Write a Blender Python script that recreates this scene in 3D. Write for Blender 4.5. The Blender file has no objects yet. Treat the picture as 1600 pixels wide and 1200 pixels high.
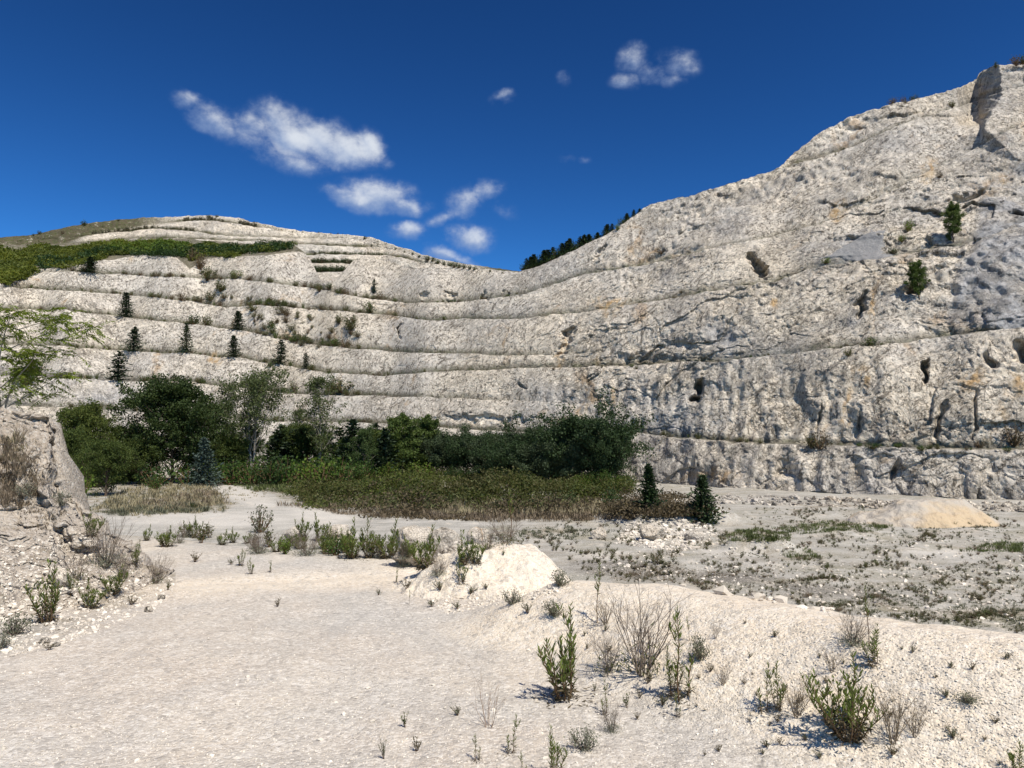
import bpy, math, random
import numpy as np
from mathutils import Vector, Matrix

SC = bpy.context.scene
COL = SC.collection
R = math.radians

# ------------------------------------------------------------------ camera
F = 1142.0            # focal length in pixels of the 1600 px wide photograph
PITCH = R(4.5)
CAM = np.array([0.0, 0.0, 1.65])
cd = bpy.data.cameras.new('camera')
cd.sensor_width = 36.0
cd.lens = 36.0 * F / 1600.0
cd.clip_start = 0.05
cd.clip_end = 12000
cam = bpy.data.objects.new('camera', cd)
cam.location = CAM
cam.rotation_euler = (R(90) + PITCH, 0, 0)
COL.objects.link(cam)
SC.camera = cam

# ------------------------------------------------------------------ sun, sky, exposure
SUN_DIR = Vector((0.36, -0.54, 0.93)).normalized()      # towards the sun
SUN_EL = math.asin(SUN_DIR.z)
SUN_AZ = math.atan2(SUN_DIR.x, SUN_DIR.y)
sl = bpy.data.lights.new('sun', 'SUN')
sl.energy = 5.0
sl.angle = R(0.5)
sl.color = (1.0, 0.945, 0.855)
so = bpy.data.objects.new('sun', sl)
so.rotation_euler = SUN_DIR.to_track_quat('Z', 'Y').to_euler()
so.location = (20, -20, 60)
COL.objects.link(so)

SC.view_settings.view_transform = 'Standard'
SC.view_settings.look = 'None'
SC.view_settings.gamma = 1.0
SC.view_settings.use_curve_mapping = False
SC.view_settings.exposure = 0.22
SC.cycles.max_bounces = 5
SC.cycles.diffuse_bounces = 3
SC.cycles.glossy_bounces = 2
SC.cycles.transmission_bounces = 3
SC.cycles.transparent_max_bounces = 4

CP, SP = math.cos(PITCH), math.sin(PITCH)


def ray(x, y):
    """direction of photograph pixel (x, y), scaled to one metre of forward depth"""
    x = np.asarray(x, float); y = np.asarray(y, float)
    v = (600.0 - y) / F
    fy = CP - v * SP
    return np.stack([(x - 800.0) / F / fy, np.ones_like(fy) + 0 * x, (SP + v * CP) / fy], -1)


def slope_of(y):
    v = (600.0 - np.asarray(y, float)) / F
    return (SP + v * CP) / (CP - v * SP)


def at(x, y, d):
    return CAM + ray(x, y) * np.asarray(d, float)[..., None]


# ------------------------------------------------------------------ node helpers
class NT:
    def __init__(s, tree):
        s.t = tree; s.n = tree.nodes; s.l = tree.links

    def new(s, kind, **kw):
        n = s.n.new(kind)
        for k, v in kw.items():
            setattr(n, k, v)
        return n

    def put(s, sock, v):
        if isinstance(v, bpy.types.NodeSocket):
            s.l.new(v, sock)
        elif v is not None:
            if sock.type == 'RGBA' and hasattr(v, '__len__') and len(v) == 3:
                v = (*v, 1)
            sock.default_value = v

    def math(s, op, a, b=None, c=None, clamp=False):
        n = s.new('ShaderNodeMath', operation=op, use_clamp=clamp)
        for i, v in enumerate((a, b, c)):
            if v is not None:
                s.put(n.inputs[i], v)
        return n.outputs[0]

    def vmath(s, op, a, b=None, out=0):
        n = s.new('ShaderNodeVectorMath', operation=op)
        s.put(n.inputs[0], a)
        if b is not None:
            s.put(n.inputs[1], b)
        return n.outputs[out]

    def mix(s, f, a, b, mode='MIX'):
        n = s.new('ShaderNodeMix', data_type='RGBA', blend_type=mode)
        s.put(n.inputs[0], f); s.put(n.inputs[6], a); s.put(n.inputs[7], b)
        return n.outputs[2]

    def step(s, v, lo, hi, a=0.0, b=1.0):
        n = s.new('ShaderNodeMapRange', interpolation_type='SMOOTHSTEP')
        s.put(n.inputs[0], v)
        for i, q in enumerate((lo, hi, a, b)):
            n.inputs[1 + i].default_value = q
        return n.outputs[0]

    def noise(s, vec, scale, detail=3.0, rough=0.55, dist=0.0, out='Fac'):
        n = s.new('ShaderNodeTexNoise')
        s.put(n.inputs['Vector'], vec)
        n.inputs['Scale'].default_value = scale
        n.inputs['Detail'].default_value = detail
        n.inputs['Roughness'].default_value = rough
        n.inputs['Distortion'].default_value = dist
        return n.outputs[out]

    def voro(s, vec, scale, feature='F1', out='Distance', rnd=1.0):
        n = s.new('ShaderNodeTexVoronoi', feature=feature)
        s.put(n.inputs['Vector'], vec)
        n.inputs['Scale'].default_value = scale
        n.inputs['Randomness'].default_value = rnd
        return n.outputs[out]

    def scale(s, vec, xyz):
        return s.vmath('MULTIPLY', vec, xyz)

    def bump(s, h, strength, dist, normal=None):
        n = s.new('ShaderNodeBump')
        n.inputs['Strength'].default_value = strength
        n.inputs['Distance'].default_value = dist
        s.put(n.inputs['Height'], h)
        if normal is not None:
            s.put(n.inputs['Normal'], normal)
        return n.outputs[0]


# ------------------------------------------------------------------ world: Nishita sky and small clouds
w = bpy.data.worlds.new('World')
SC.world = w
w.use_nodes = True
w.node_tree.nodes.clear()
N = NT(w.node_tree)
sky = N.new('ShaderNodeTexSky')
sky.sky_type = 'NISHITA'
sky.sun_disc = False
sky.sun_elevation = SUN_EL
sky.sun_rotation = SUN_AZ
sky.altitude = 1500
sky.air_density = 1.0
sky.dust_density = 0.05
sky.ozone_density = 1.0
gm = N.new('ShaderNodeGamma')                   # a deep, contrasty polarised blue
gm.inputs[1].default_value = 1.75
N.l.new(N.mix(1.0, sky.outputs[0], (.1, .1, .1), 'MULTIPLY'), gm.inputs[0])
SKY = N.mix(1.0, gm.outputs[0], (5.6, 13.2, 17.2), 'MULTIPLY')
tc = N.new('ShaderNodeTexCoord')
DIRV = tc.outputs['Generated']
# each cloud puff: centre (photograph pixel, only to find its direction in the sky), half width, half height, tilt in degrees, weight
PUFFS = [
    (296, 157, 24, 14, 8, .75), (340, 188, 42, 23, 15, .9), (395, 197, 44, 26, 10, .8), (432, 190, 38, 34, 20, 1.0), (455, 215, 62, 34, 22, 1.05),
    (500, 222, 66, 38, 15, 1.1), (538, 234, 58, 28, 10, 1.1), (574, 230, 28, 30, 35, 1.0), (470, 254, 50, 20, 10, .75), (400, 225, 48, 22, 20, .62),
    (602, 252, 18, 12, 45, .35),
    (590, 304, 66, 30, 3, 1.1), (556, 308, 52, 20, 2, .85), (630, 320, 42, 20, 12, .85), (520, 298, 30, 14, 0, .55), (655, 322, 34, 12, 0, .45),
    (725, 318, 36, 30, -20, .75), (762, 300, 34, 20, -20, .75), (785, 325, 36, 16, 25, .38), (690, 345, 44, 14, -20, .5),
    (640, 362, 42, 18, -6, .78), (735, 372, 46, 28, 0, 1.0), (690, 396, 40, 18, 12, 1.0), (716, 408, 40, 14, 20, .8),
    (785, 150, 20, 13, -20, .62), (880, 124, 13, 15, 40, .42), (888, 247, 18, 9, 0, .32), (915, 250, 16, 9, 0, .32),
    (990, 92, 26, 24, 0, .66), (975, 128, 26, 16, 0, .5), (1020, 110, 34, 18, 0, .56), (1060, 98, 36, 22, 20, .66), (1050, 122, 26, 12, 20, .5),
]
nA = N.noise(N.scale(DIRV, (1, 1, 1.5)), 19.0, 6.0, .62)
nB = N.noise(DIRV, 42.0, 4.0, .6)
fluff = N.math('ADD', N.math('MULTIPLY', N.math('SUBTRACT', nA, .5), 1.5), N.math('MULTIPLY', N.math('SUBTRACT', nB, .5), 0.5))
wob = N.vmath('SCALE', N.vmath('SUBTRACT', N.noise(DIRV, 26.0, 3.0, .6, out='Color'), (.5, .5, .5)))
wob.node.inputs['Scale'].default_value = 0.022
DW = N.vmath('ADD', DIRV, wob)
total = None
lit = None
for (px, py, a, b, tilt, wt) in PUFFS:
    c = Vector(ray(px, py)).normalized()
    r0 = c.cross(Vector((0, 0, 1))).normalized()
    u0 = r0.cross(c).normalized()
    ta = R(-tilt)
    r1 = r0 * math.cos(ta) + u0 * math.sin(ta)
    u1 = u0 * math.cos(ta) - r0 * math.sin(ta)
    sc_ = F * c.y * 1.0
    dv = N.vmath('SUBTRACT', DW, tuple(c))
    X = N.vmath('DOT_PRODUCT', dv, tuple(r1 * (sc_ / a / 1.02)), out=1)
    Y = N.vmath('DOT_PRODUCT', dv, tuple(u1 * (sc_ / b / 1.02)), out=1)
    Z = N.vmath('DOT_PRODUCT', dv, tuple(c * 4.0), out=1)
    cx = N.new('ShaderNodeCombineXYZ')
    for i, q in enumerate((X, Y, Z)):
        N.put(cx.inputs[i], q)
    ln = N.vmath('LENGTH', cx.outputs[0], out=1)
    m = N.math('MULTIPLY', N.step(ln, 0.0, 1.25, 1.0, 0.0), wt)
    total = m if total is None else N.math('MAXIMUM', total, m)
    q = N.math('MULTIPLY', m, N.step(N.math('ADD', Y, N.math('MULTIPLY', X, .35)), -.75, .55))
    lit = q if lit is None else N.math('MAXIMUM', lit, q)
dens = N.math('ADD', total, N.math('MULTIPLY', fluff, N.step(total, 0.02, .35)))
alpha = N.step(dens, .08, 1.22, 0.0, .95)
glow = N.math('ADD', N.math('DIVIDE', lit, N.math('ADD', total, .02)), N.math('MULTIPLY', fluff, .45))
CLOUD = N.mix(N.math('MULTIPLY', N.step(glow, .15, .95), N.step(dens, .2, .9)), (2.5, 3.4, 5.3), (6.4, 6.8, 7.4))
skyc = N.mix(alpha, SKY, CLOUD)
bg = N.new('ShaderNodeBackground')
bg.inputs['Strength'].default_value = 0.1
N.l.new(skyc, bg.inputs['Color'])
wo = N.new('ShaderNodeOutputWorld')
N.l.new(bg.outputs[0], wo.inputs[0])
w.cycles.sampling_method = 'MANUAL'
w.cycles.sample_map_resolution = 512

# ------------------------------------------------------------------ numpy noise
_rs = np.random.RandomState(7)
_PERM = np.concatenate([_rs.permutation(256)] * 3).astype(np.int32)
_G = _rs.normal(size=(256, 3)); _G /= np.linalg.norm(_G, axis=1)[:, None]
_G = _G.astype(np.float32)


def perlin(p):
    """gradient noise of an (n, 3) array, about -1..1"""
    p = np.asarray(p, np.float32).reshape(-1, 3)
    out = np.empty(len(p), np.float32)
    for s in range(0, len(p), 200000):
        q = p[s:s + 200000]
        i = np.floor(q).astype(np.int32); f = q - i
        i &= 255
        u = f * f * f * (f * (f * 6 - 15) + 10)
        acc = 0
        for dx in (0, 1):
            wx = u[:, 0] if dx else 1 - u[:, 0]
            a = _PERM[i[:, 0] + dx]
            for dy in (0, 1):
                wy = u[:, 1] if dy else 1 - u[:, 1]
                b = _PERM[a + i[:, 1] + dy]
                for dz in (0, 1):
                    wz = u[:, 2] if dz else 1 - u[:, 2]
                    g = _G[_PERM[b + i[:, 2] + dz]]
                    acc = acc + wx * wy * wz * ((f[:, 0] - dx) * g[:, 0] + (f[:, 1] - dy) * g[:, 1] + (f[:, 2] - dz) * g[:, 2])
        out[s:s + 200000] = acc
    return out * 1.5


def fbm(p, oct=4, lac=2.03, gain=.5):
    r = 0; a = 1.0
    p = np.asarray(p, np.float32)
    for k in range(oct):
        r = r + a * perlin(p + 17.3 * k); p = p * lac; a *= gain
    return r


def ridge(p):
    return 1.0 - 2.0 * np.abs(perlin(p))


def cells(p, seed=0):
    """Worley cells: (nearest distance, second nearest - nearest, a random number per cell, height of a tilted facet per cell)"""
    p = np.asarray(p, np.float32).reshape(-1, 3)
    F1 = np.empty(len(p), np.float32); E = np.empty(len(p), np.float32); ID = np.empty(len(p), np.float32); FC = np.empty(len(p), np.float32)
    rs = np.random.RandomState(11 + seed)
    J = rs.rand(256, 3).astype(np.float32); V = rs.rand(256).astype(np.float32); T = rs.normal(size=(256, 3)).astype(np.float32)
    for s in range(0, len(p), 200000):
        q = p[s:s + 200000]
        i = np.floor(q).astype(np.int32); f = q - i
        b1 = np.full(len(q), 9, np.float32); b2 = b1.copy(); idd = np.zeros(len(q), np.float32); fc = idd.copy()
        for dx in (-1, 0, 1):
            for dy in (-1, 0, 1):
                for dz in (-1, 0, 1):
                    h = _PERM[_PERM[_PERM[(i[:, 0] + dx) & 255] + ((i[:, 1] + dy) & 255)] + ((i[:, 2] + dz) & 255)]
                    o = J[h] + np.array([dx, dy, dz], np.float32) - f
                    d = (o * o).sum(1)
                    c = d < b1
                    b2 = np.where(c, b1, np.minimum(b2, d))
                    idd = np.where(c, V[h], idd); fc = np.where(c, -(o * T[h]).sum(1), fc)
                    b1 = np.where(c, d, b1)
        F1[s:s + 200000] = np.sqrt(b1); E[s:s + 200000] = np.sqrt(b2) - np.sqrt(b1); ID[s:s + 200000] = idd; FC[s:s + 200000] = fc
    return F1, E, ID, FC


def sstep(x, a, b):
    t = np.clip((np.asarray(x, float) - a) / (b - a), 0, 1)
    return t * t * (3 - 2 * t)


# ------------------------------------------------------------------ mesh helpers
def tag(o, label=None, cat=None, group=None, kind=None):
    if label: o['label'] = label
    if cat: o['category'] = cat
    if group: o['group'] = group
    if kind: o['kind'] = kind
    return o


def mesh_np(name, v, faces, mats, smooth=True, mat_index=None, attrs=None):
    """mesh from numpy arrays; faces is an (n, 3) or (n, 4) array, or a list of such arrays"""
    me = bpy.data.meshes.new(name)
    fl = faces if isinstance(faces, (list, tuple)) else [faces]
    fl = [np.asarray(f, np.int32) for f in fl if len(f)]
    v = np.asarray(v, np.float32)
    me.vertices.add(len(v))
    me.vertices.foreach_set('co', v.ravel())
    idx = np.concatenate([f.ravel() for f in fl])
    tot = np.concatenate([np.full(len(f), f.shape[1], np.int32) for f in fl])
    st = np.concatenate([[0], np.cumsum(tot)[:-1]]).astype(np.int32)
    me.loops.add(len(idx))
    me.loops.foreach_set('vertex_index', idx)
    me.polygons.add(len(tot))
    me.polygons.foreach_set('loop_start', st)
    me.polygons.foreach_set('loop_total', tot)
    for m in (mats if isinstance(mats, (list, tuple)) else [mats]):
        me.materials.append(m)
    if mat_index is not None:
        me.polygons.foreach_set('material_index', np.asarray(mat_index, np.int32))
    me.polygons.foreach_set('use_smooth', np.full(len(tot), smooth, bool))
    for k, a in (attrs or {}).items():
        at_ = me.attributes.new(k, 'FLOAT', 'POINT')
        at_.data.foreach_set('value', np.asarray(a, np.float32))
    me.update(calc_edges=True)
    return me


def link(name, me, parent=None, loc=None):
    o = bpy.data.objects.new(name, me)
    COL.objects.link(o)
    if parent is not None: o.parent = parent
    if loc is not None: o.location = loc
    return o


def grid_faces(nr, nc):
    a = np.arange((nr - 1) * (nc - 1)); r = a // (nc - 1); c = a % (nc - 1)
    i = r * nc + c
    return np.stack([i, i + 1, i + nc + 1, i + nc], 1)


class MB:
    """collects tubes and leaves of one part"""
    def __init__(s):
        s.v = []; s.f = []; s.n = 0; s.mi = []

    def add(s, v, f, mi=0):
        v = np.asarray(v, float); f = np.asarray(f, int)
        s.v.append(v); s.f.append(f + s.n); s.n += len(v)
        s.mi.append(np.full(len(f), mi))

    def tube(s, pts, rad, k=5, mi=0):
        pts = np.asarray(pts, float); rad = np.broadcast_to(np.asarray(rad, float), (len(pts),))
        t = np.gradient(pts, axis=0); t /= np.linalg.norm(t, axis=1)[:, None] + 1e-9
        ref = np.array([1.0, 0, 0]) if abs(t[0, 0]) < .8 else np.array([0, 1.0, 0])
        a = np.cross(t, ref); a /= np.linalg.norm(a, axis=1)[:, None] + 1e-9
        b = np.cross(t, a)
        th = np.arange(k) * 2 * math.pi / k
        v = pts[:, None, :] + rad[:, None, None] * (a[:, None, :] * np.cos(th)[None, :, None] + b[:, None, :] * np.sin(th)[None, :, None])
        n = len(pts); i = np.arange((n - 1) * k); r = i // k; c = i % k
        q = np.stack([r * k + c, r * k + (c + 1) % k, (r + 1) * k + (c + 1) % k, (r + 1) * k + c], 1)
        s.add(v.reshape(-1, 3), q, mi)

    def leaves(s, c, d, u, ln, wd, mi=0):
        """diamond leaves: base c, direction d, side u, length ln, width wd"""
        c = np.asarray(c, float); ln = np.asarray(ln, float)[:, None]; wd = np.asarray(wd, float)[:, None]
        v = np.stack([c, c + d * ln * .45 + u * wd * .5, c + d * ln, c + d * ln * .45 - u * wd * .5], 1)
        n = len(c)
        s.add(v.reshape(-1, 3), np.arange(4 * n).reshape(n, 4), mi)

    def puff(s, c, size, rng, mi=0, aspect=.7, up=.25):
        """randomly turned leaves about points c"""
        n = len(c)
        if not n: return
        d = rng.normal(size=(n, 3)); d[:, 2] += up; d /= np.linalg.norm(d, axis=1)[:, None]
        u = np.cross(d, rng.normal(size=(n, 3))); u /= np.linalg.norm(u, axis=1)[:, None] + 1e-9
        ln = size * rng.uniform(.6, 1.35, n)
        s.leaves(c - d * ln[:, None] * .5, d, u, ln, ln * aspect, mi)

    def mesh(s, name, mats, smooth=False):
        if not s.v:
            return None
        return mesh_np(name, np.concatenate(s.v), np.concatenate(s.f), mats, smooth, np.concatenate(s.mi))


# ------------------------------------------------------------------ materials
def new_mat(name):
    m = bpy.data.materials.new(name); m.use_nodes = True
    m.node_tree.nodes.clear()
    n = NT(m.node_tree)
    out = n.new('ShaderNodeOutputMaterial')
    b = n.new('ShaderNodeBsdfPrincipled')
    b.inputs['Roughness'].default_value = .9
    b.inputs['Specular IOR Level'].default_value = .15
    n.l.new(b.outputs[0], out.inputs[0])
    return m, n, b, out


def leaf_mat(name, cols, transl=.3, rough=.65, big_scale=.8):
    """foliage: each leaf its own shade between the given colours"""
    m, n, b, out = new_mat(name)
    g = n.new('ShaderNodeNewGeometry')
    r = g.outputs['Random Per Island']
    pos = g.outputs['Position']
    c = n.mix(n.step(r, .05, .95), cols[0], cols[1])
    if len(cols) > 2:
        big = n.noise(n.new('ShaderNodeTexCoord').outputs['Object'], big_scale, 2.0)
        c = n.mix(n.step(n.math('ADD', n.math('MULTIPLY', big, 1.4), n.math('MULTIPLY', r, .4)), .75, 1.15), c, cols[2])
    b.inputs['Roughness'].default_value = rough
    b.inputs['Specular IOR Level'].default_value = .25
    n.put(b.inputs['Base Color'], c)
    tr = n.new('ShaderNodeBsdfTranslucent')
    n.put(tr.inputs[0], n.mix(.5, c, (cols[1][0] * 1.3, cols[1][1] * 1.4, cols[1][2] * .7)))
    ms = n.new('ShaderNodeMixShader'); ms.inputs[0].default_value = transl
    n.l.new(b.outputs[0], ms.inputs[1]); n.l.new(tr.outputs[0], ms.inputs[2])
    n.l.new(ms.outputs[0], out.inputs[0])
    return m


def bark_mat(name, c0, c1, sc=6.0):
    m, n, b, out = new_mat(name)
    p = n.new('ShaderNodeTexCoord').outputs['Object']
    h = n.noise(n.scale(p, (1, 1, .25)), sc, 4.0, .65)
    n.put(b.inputs['Base Color'], n.mix(n.step(h, .3, .7), c0, c1))
    n.put(b.inputs['Normal'], n.bump(h, .6, .03))
    return m


def rock_mat(name, k=1.0, ledge=True, warm=0.0, bench_veg=.75):
    """pale fractured limestone; k scales every pattern (1 = the big face, in metres)"""
    m, n, b, out = new_mat(name)
    g = n.new('ShaderNodeNewGeometry')
    P = g.outputs['Position']
    warp = n.vmath('SCALE', n.vmath('SUBTRACT', n.noise(P, .22 * k, 3.0, .6, out='Color'), (.5, .5, .5)))
    warp.node.inputs['Scale'].default_value = 5.0 / k
    Q = n.vmath('ADD', P, warp)
    big = n.noise(P, .035 * k, 3.0, .6)
    big2 = n.noise(n.scale(P, (1, 1, 1.7)), .075 * k, 4.0, .6)
    mid = n.noise(Q, .45 * k, 5.0, .68)
    fine = n.noise(P, 2.2 * k, 4.0, .7)
    stre = n.noise(n.scale(Q, (1.0, 1.0, .16)), .62 * k, 4.0, .65)
    c = n.mix(n.step(big, .36, .64), (.62, .56, .475), (.74, .64, .50))
    c = n.mix(n.step(big2, .52, .68, 0, .8), c, (.74, .655, .53))
    c = n.mix(n.step(big2, .44, .28, 0, .55), c, (.47, .44, .40))
    # weathered grey-brown runs and lichen
    c = n.mix(n.step(stre, .57, .76, 0, .5), c, (.24, .21, .175))
    drill = n.noise(n.scale(Q, (1.0, 1.0, .07)), 1.5 * k, 3.0, .6)
    c = n.mix(n.math('MULTIPLY', n.step(drill, .56, .66, 0, .7), n.step(n.noise(P, .07 * k, 3.0, .6), .46, .58)), c, (.20, .17, .14))
    c = n.mix(n.step(mid, .58, .72, 0, .5), c, (.235, .205, .165))
    mot = n.noise(n.scale(P, (1.3, 1.3, .7)), 1.5 * k, 4.0, .75)
    c = n.mix(n.step(mot, .59, .73, 0, .55), c, (.20, .175, .14))
    c = n.mix(n.step(mot, .44, .32, 0, .5), c, (.84, .765, .64))
    c = n.mix(n.step(mid, .43, .32, 0, .60), c, (.80, .725, .60))
    # clay-stained seams
    och = n.noise(n.scale(Q, (1, 1, .55)), .085 * k, 4.0, .65, 1.2)
    c = n.mix(n.step(och, .605, .72, 0, .72), c, (.46, .30, .155))
    # open joints with dirt in them
    e1 = n.voro(n.scale(Q, (1.0, 1.0, .32)), .36 * k, 'DISTANCE_TO_EDGE')
    e2 = n.voro(n.scale(Q, (1.0, 1.0, .8)), .95 * k, 'DISTANCE_TO_EDGE')
    j1 = n.math('MULTIPLY', n.step(e1, .0, .045, 1, 0), n.step(n.noise(P, .16 * k, 2.0), .50, .66))
    j2 = n.math('MULTIPLY', n.step(e2, .0, .07, 1, 0), n.step(n.noise(P, .33 * k, 2.0), .48, .66))
    jj = n.math('MAXIMUM', j1, n.math('MULTIPLY', j2, .8))
    c = n.mix(n.math('MULTIPLY', jj, .55), c, (.12, .10, .08))
    pits = n.math('MULTIPLY', n.step(n.noise(Q, 1.15 * k, 2.0, .5), .64, .72), .75)
    c = n.mix(pits, c, (.12, .105, .08))
    c = n.mix(n.step(fine, .35, .7, 0, .3), c, (.32, .28, .225))
    tilt = n.scale(n.vmath('ADD', P, n.vmath('MULTIPLY', n.vmath('CROSS_PRODUCT', P, (.25, .0, .45)), (1, 1, 1))), (1.0, 1.0, .45))
    hair = n.math('ABSOLUTE', n.math('SUBTRACT', n.noise(tilt, .85 * k, 5.0, .72), .5))
    hair = n.math('MULTIPLY', n.step(hair, .0, .034, 1, 0), n.step(n.noise(P, .12 * k, 3.0, .6), .42, .62))
    tilt2 = n.scale(n.vmath('ADD', P, n.vmath('CROSS_PRODUCT', P, (-.5, .1, -.2))), (1.0, 1.0, .6))
    hair2 = n.math('ABSOLUTE', n.math('SUBTRACT', n.noise(tilt2, 1.7 * k, 4.0, .7), .5))
    hair2 = n.math('MULTIPLY', n.step(hair2, .0, .04, 1, 0), n.step(n.noise(P, .2 * k, 3.0, .6), .48, .66))
    hair = n.math('MAXIMUM', hair, n.math('MULTIPLY', hair2, .8))
    c = n.mix(n.math('MULTIPLY', hair, .42), c, (.10, .08, .055))
    # scratches and bucket marks: short dark strokes, steep ones and leaning ones
    rot = n.new('ShaderNodeVectorRotate', rotation_type='AXIS_ANGLE'); n.put(rot.inputs['Vector'], P)
    rot.inputs['Axis'].default_value = (0, 1, 0); rot.inputs['Angle'].default_value = .6
    rot2 = n.new('ShaderNodeVectorRotate', rotation_type='AXIS_ANGLE'); n.put(rot2.inputs['Vector'], P)
    rot2.inputs['Axis'].default_value = (.2, 1, 0); rot2.inputs['Angle'].default_value = -.95
    for (v_, sc3, lo_) in ((P, 1.15, .555), (rot.outputs[0], 1.45, .56), (rot2.outputs[0], .9, .565), (rot.outputs[0], .42, .585), (P, .36, .59), (rot2.outputs[0], .5, .59)):
        q_ = n.noise(n.scale(v_, (1.9, 1.9, .38)), sc3 * k, 5.0, .76)
        where = n.step(n.noise(n.scale(P, (1, 1, .8)), .11 * k * sc3, 3.0, .6), .33, .56)
        q_ = n.math('MULTIPLY', n.step(q_, lo_, lo_ + .055), where)
        c = n.mix(n.math('MULTIPLY', q_, .80), c, (.085, .070, .052))
        hair = n.math('MAXIMUM', hair, n.math('MULTIPLY', q_, .8))
    if ledge:
        sep = n.new('ShaderNodeSeparateXYZ'); n.l.new(g.outputs['True Normal'], sep.inputs[0])
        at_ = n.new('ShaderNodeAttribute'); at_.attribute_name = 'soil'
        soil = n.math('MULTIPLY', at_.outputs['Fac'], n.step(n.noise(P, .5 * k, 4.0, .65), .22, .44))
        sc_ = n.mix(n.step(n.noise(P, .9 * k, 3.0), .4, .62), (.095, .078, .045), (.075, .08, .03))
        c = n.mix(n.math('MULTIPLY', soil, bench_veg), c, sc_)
        ar = n.new('ShaderNodeAttribute'); ar.attribute_name = 'rust'
        c = n.mix(n.math('MULTIPLY', ar.outputs['Fac'], n.step(n.noise(n.scale(P, (1, 1, .25)), .8, 4.0, .65), .40, .58)), c, n.mix(n.step(mid, .4, .6), (.50, .31, .13), (.58, .44, .27)))
        ag = n.new('ShaderNodeAttribute'); ag.attribute_name = 'grey'
        c = n.mix(n.math('MULTIPLY', ag.outputs['Fac'], .8), c, n.mix(n.step(stre, .42, .6), (.36, .36, .365), (.19, .19, .192)))
    n.put(b.inputs['Base Color'], c)
    h = n.math('ADD', n.math('MULTIPLY', n.noise(Q, 1.3 * k, 6.0, .7), 1.0), n.math('MULTIPLY', jj, -.55))
    h = n.math('ADD', h, n.math('MULTIPLY', pits, -.5))
    h = n.math('ADD', h, n.math('MULTIPLY', hair, -.4))
    n.put(b.inputs['Normal'], n.bump(h, .9, .32 / k))
    return m


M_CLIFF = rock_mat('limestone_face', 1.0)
M_FAR = rock_mat('limestone_far_terraces', .8, True, 0.0, .97)
M_BOULDER = rock_mat('limestone_boulder', 9.0, False)


def ground_mat():
    m, n, b, out = new_mat('gravel_ground')
    g = n.new('ShaderNodeNewGeometry')
    P = g.outputs['Position']

    def attr(k):
        a = n.new('ShaderNodeAttribute'); a.attribute_name = k
        return a.outputs['Fac']
    cream, veg, mud, bright = attr('cream'), attr('veg'), attr('mud'), attr('bright')
    big = n.noise(P, .45, 4.0, .6)
    med = n.noise(P, 3.0, 5.0, .7)
    c = n.mix(n.step(big, .36, .64), (.46, .425, .37), (.52, .45, .365))
    c = n.mix(n.step(cream, .1, .9), c, n.mix(n.step(med, .3, .7), (.66, .555, .42), (.73, .635, .50)))
    fl = attr('floor')
    c = n.mix(fl, c, n.mix(n.step(n.noise(n.scale(P, (.5, 1.2, 1)), .5, 4.0, .65), .35, .65), (.235, .225, .19), (.42, .40, .35)))
    c = n.mix(n.step(bright, .1, .9, 0, .7), c, (.58, .54, .47))
    vg = n.math('MULTIPLY', veg, n.step(n.noise(P, .8, 5.0, .7), .36, .60))
    c = n.mix(vg, c, n.mix(n.step(n.noise(P, .35, 3.0), .4, .6), (.165, .15, .085), (.21, .17, .11)))
    c = n.mix(n.math('MULTIPLY', mud, n.step(n.noise(P, .6, 4.0, .6), .25, .5)), c, (.085, .074, .055))
    cv = n.new('ShaderNodeTexVoronoi'); n.put(cv.inputs['Vector'], P); cv.inputs['Scale'].default_value = 62.0
    sep = n.new('ShaderNodeSeparateColor'); n.l.new(cv.outputs['Color'], sep.inputs[0])
    peb = sep.outputs[0]
    c = n.mix(n.step(peb, .62, .95, 0, .5), c, (.74, .69, .61))
    c = n.mix(n.step(peb, .30, .06, 0, .42), c, (.30, .27, .235))
    cv2 = n.new('ShaderNodeTexVoronoi'); n.put(cv2.inputs['Vector'], P); cv2.inputs['Scale'].default_value = 24.0
    sep2 = n.new('ShaderNodeSeparateColor'); n.l.new(cv2.outputs['Color'], sep2.inputs[0])
    c = n.mix(n.step(sep2.outputs[0], .80, .98, 0, .45), c, (.72, .665, .58))
    c = n.mix(n.step(sep2.outputs[1], .86, .99, 0, .45), c, (.26, .235, .205))
    c = n.mix(n.step(med, .52, .72, 0, .35), c, (.36, .33, .29))
    pat = n.noise(n.scale(P, (1.0, .45, 1)), 1.1, 4.0, .6, .6)
    c = n.mix(n.math('MULTIPLY', n.step(pat, .54, .70, 0, .45), n.math('SUBTRACT', 1.0, cream)), c, (.40, .375, .335))
    c = n.mix(n.step(pat, .44, .30, 0, .4), c, (.64, .565, .46))
    n.put(b.inputs['Base Color'], c)
    h = n.math('ADD', n.math('MULTIPLY', cv.outputs['Distance'], -.45), n.math('MULTIPLY', cv2.outputs['Distance'], -.7))
    h = n.math('ADD', h, n.math('MULTIPLY', n.noise(P, 40.0, 4.0, .7), .8))
    h = n.math('ADD', h, n.math('MULTIPLY', med, .9))
    n.put(b.inputs['Normal'], n.bump(h, .7, .018))
    return m


M_GROUND = ground_mat()


def stone_mat():
    m, n, b, out = new_mat('loose_stone')
    g = n.new('ShaderNodeNewGeometry')
    r = g.outputs['Random Per Island']
    c = n.mix(r, (.50, .44, .355), (.80, .72, .60))
    c = n.mix(n.step(n.noise(g.outputs['Position'], 60.0, 3.0, .6), .45, .7, 0, .4), c, (.34, .30, .25))
    n.put(b.inputs['Base Color'], c)
    return m


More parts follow.
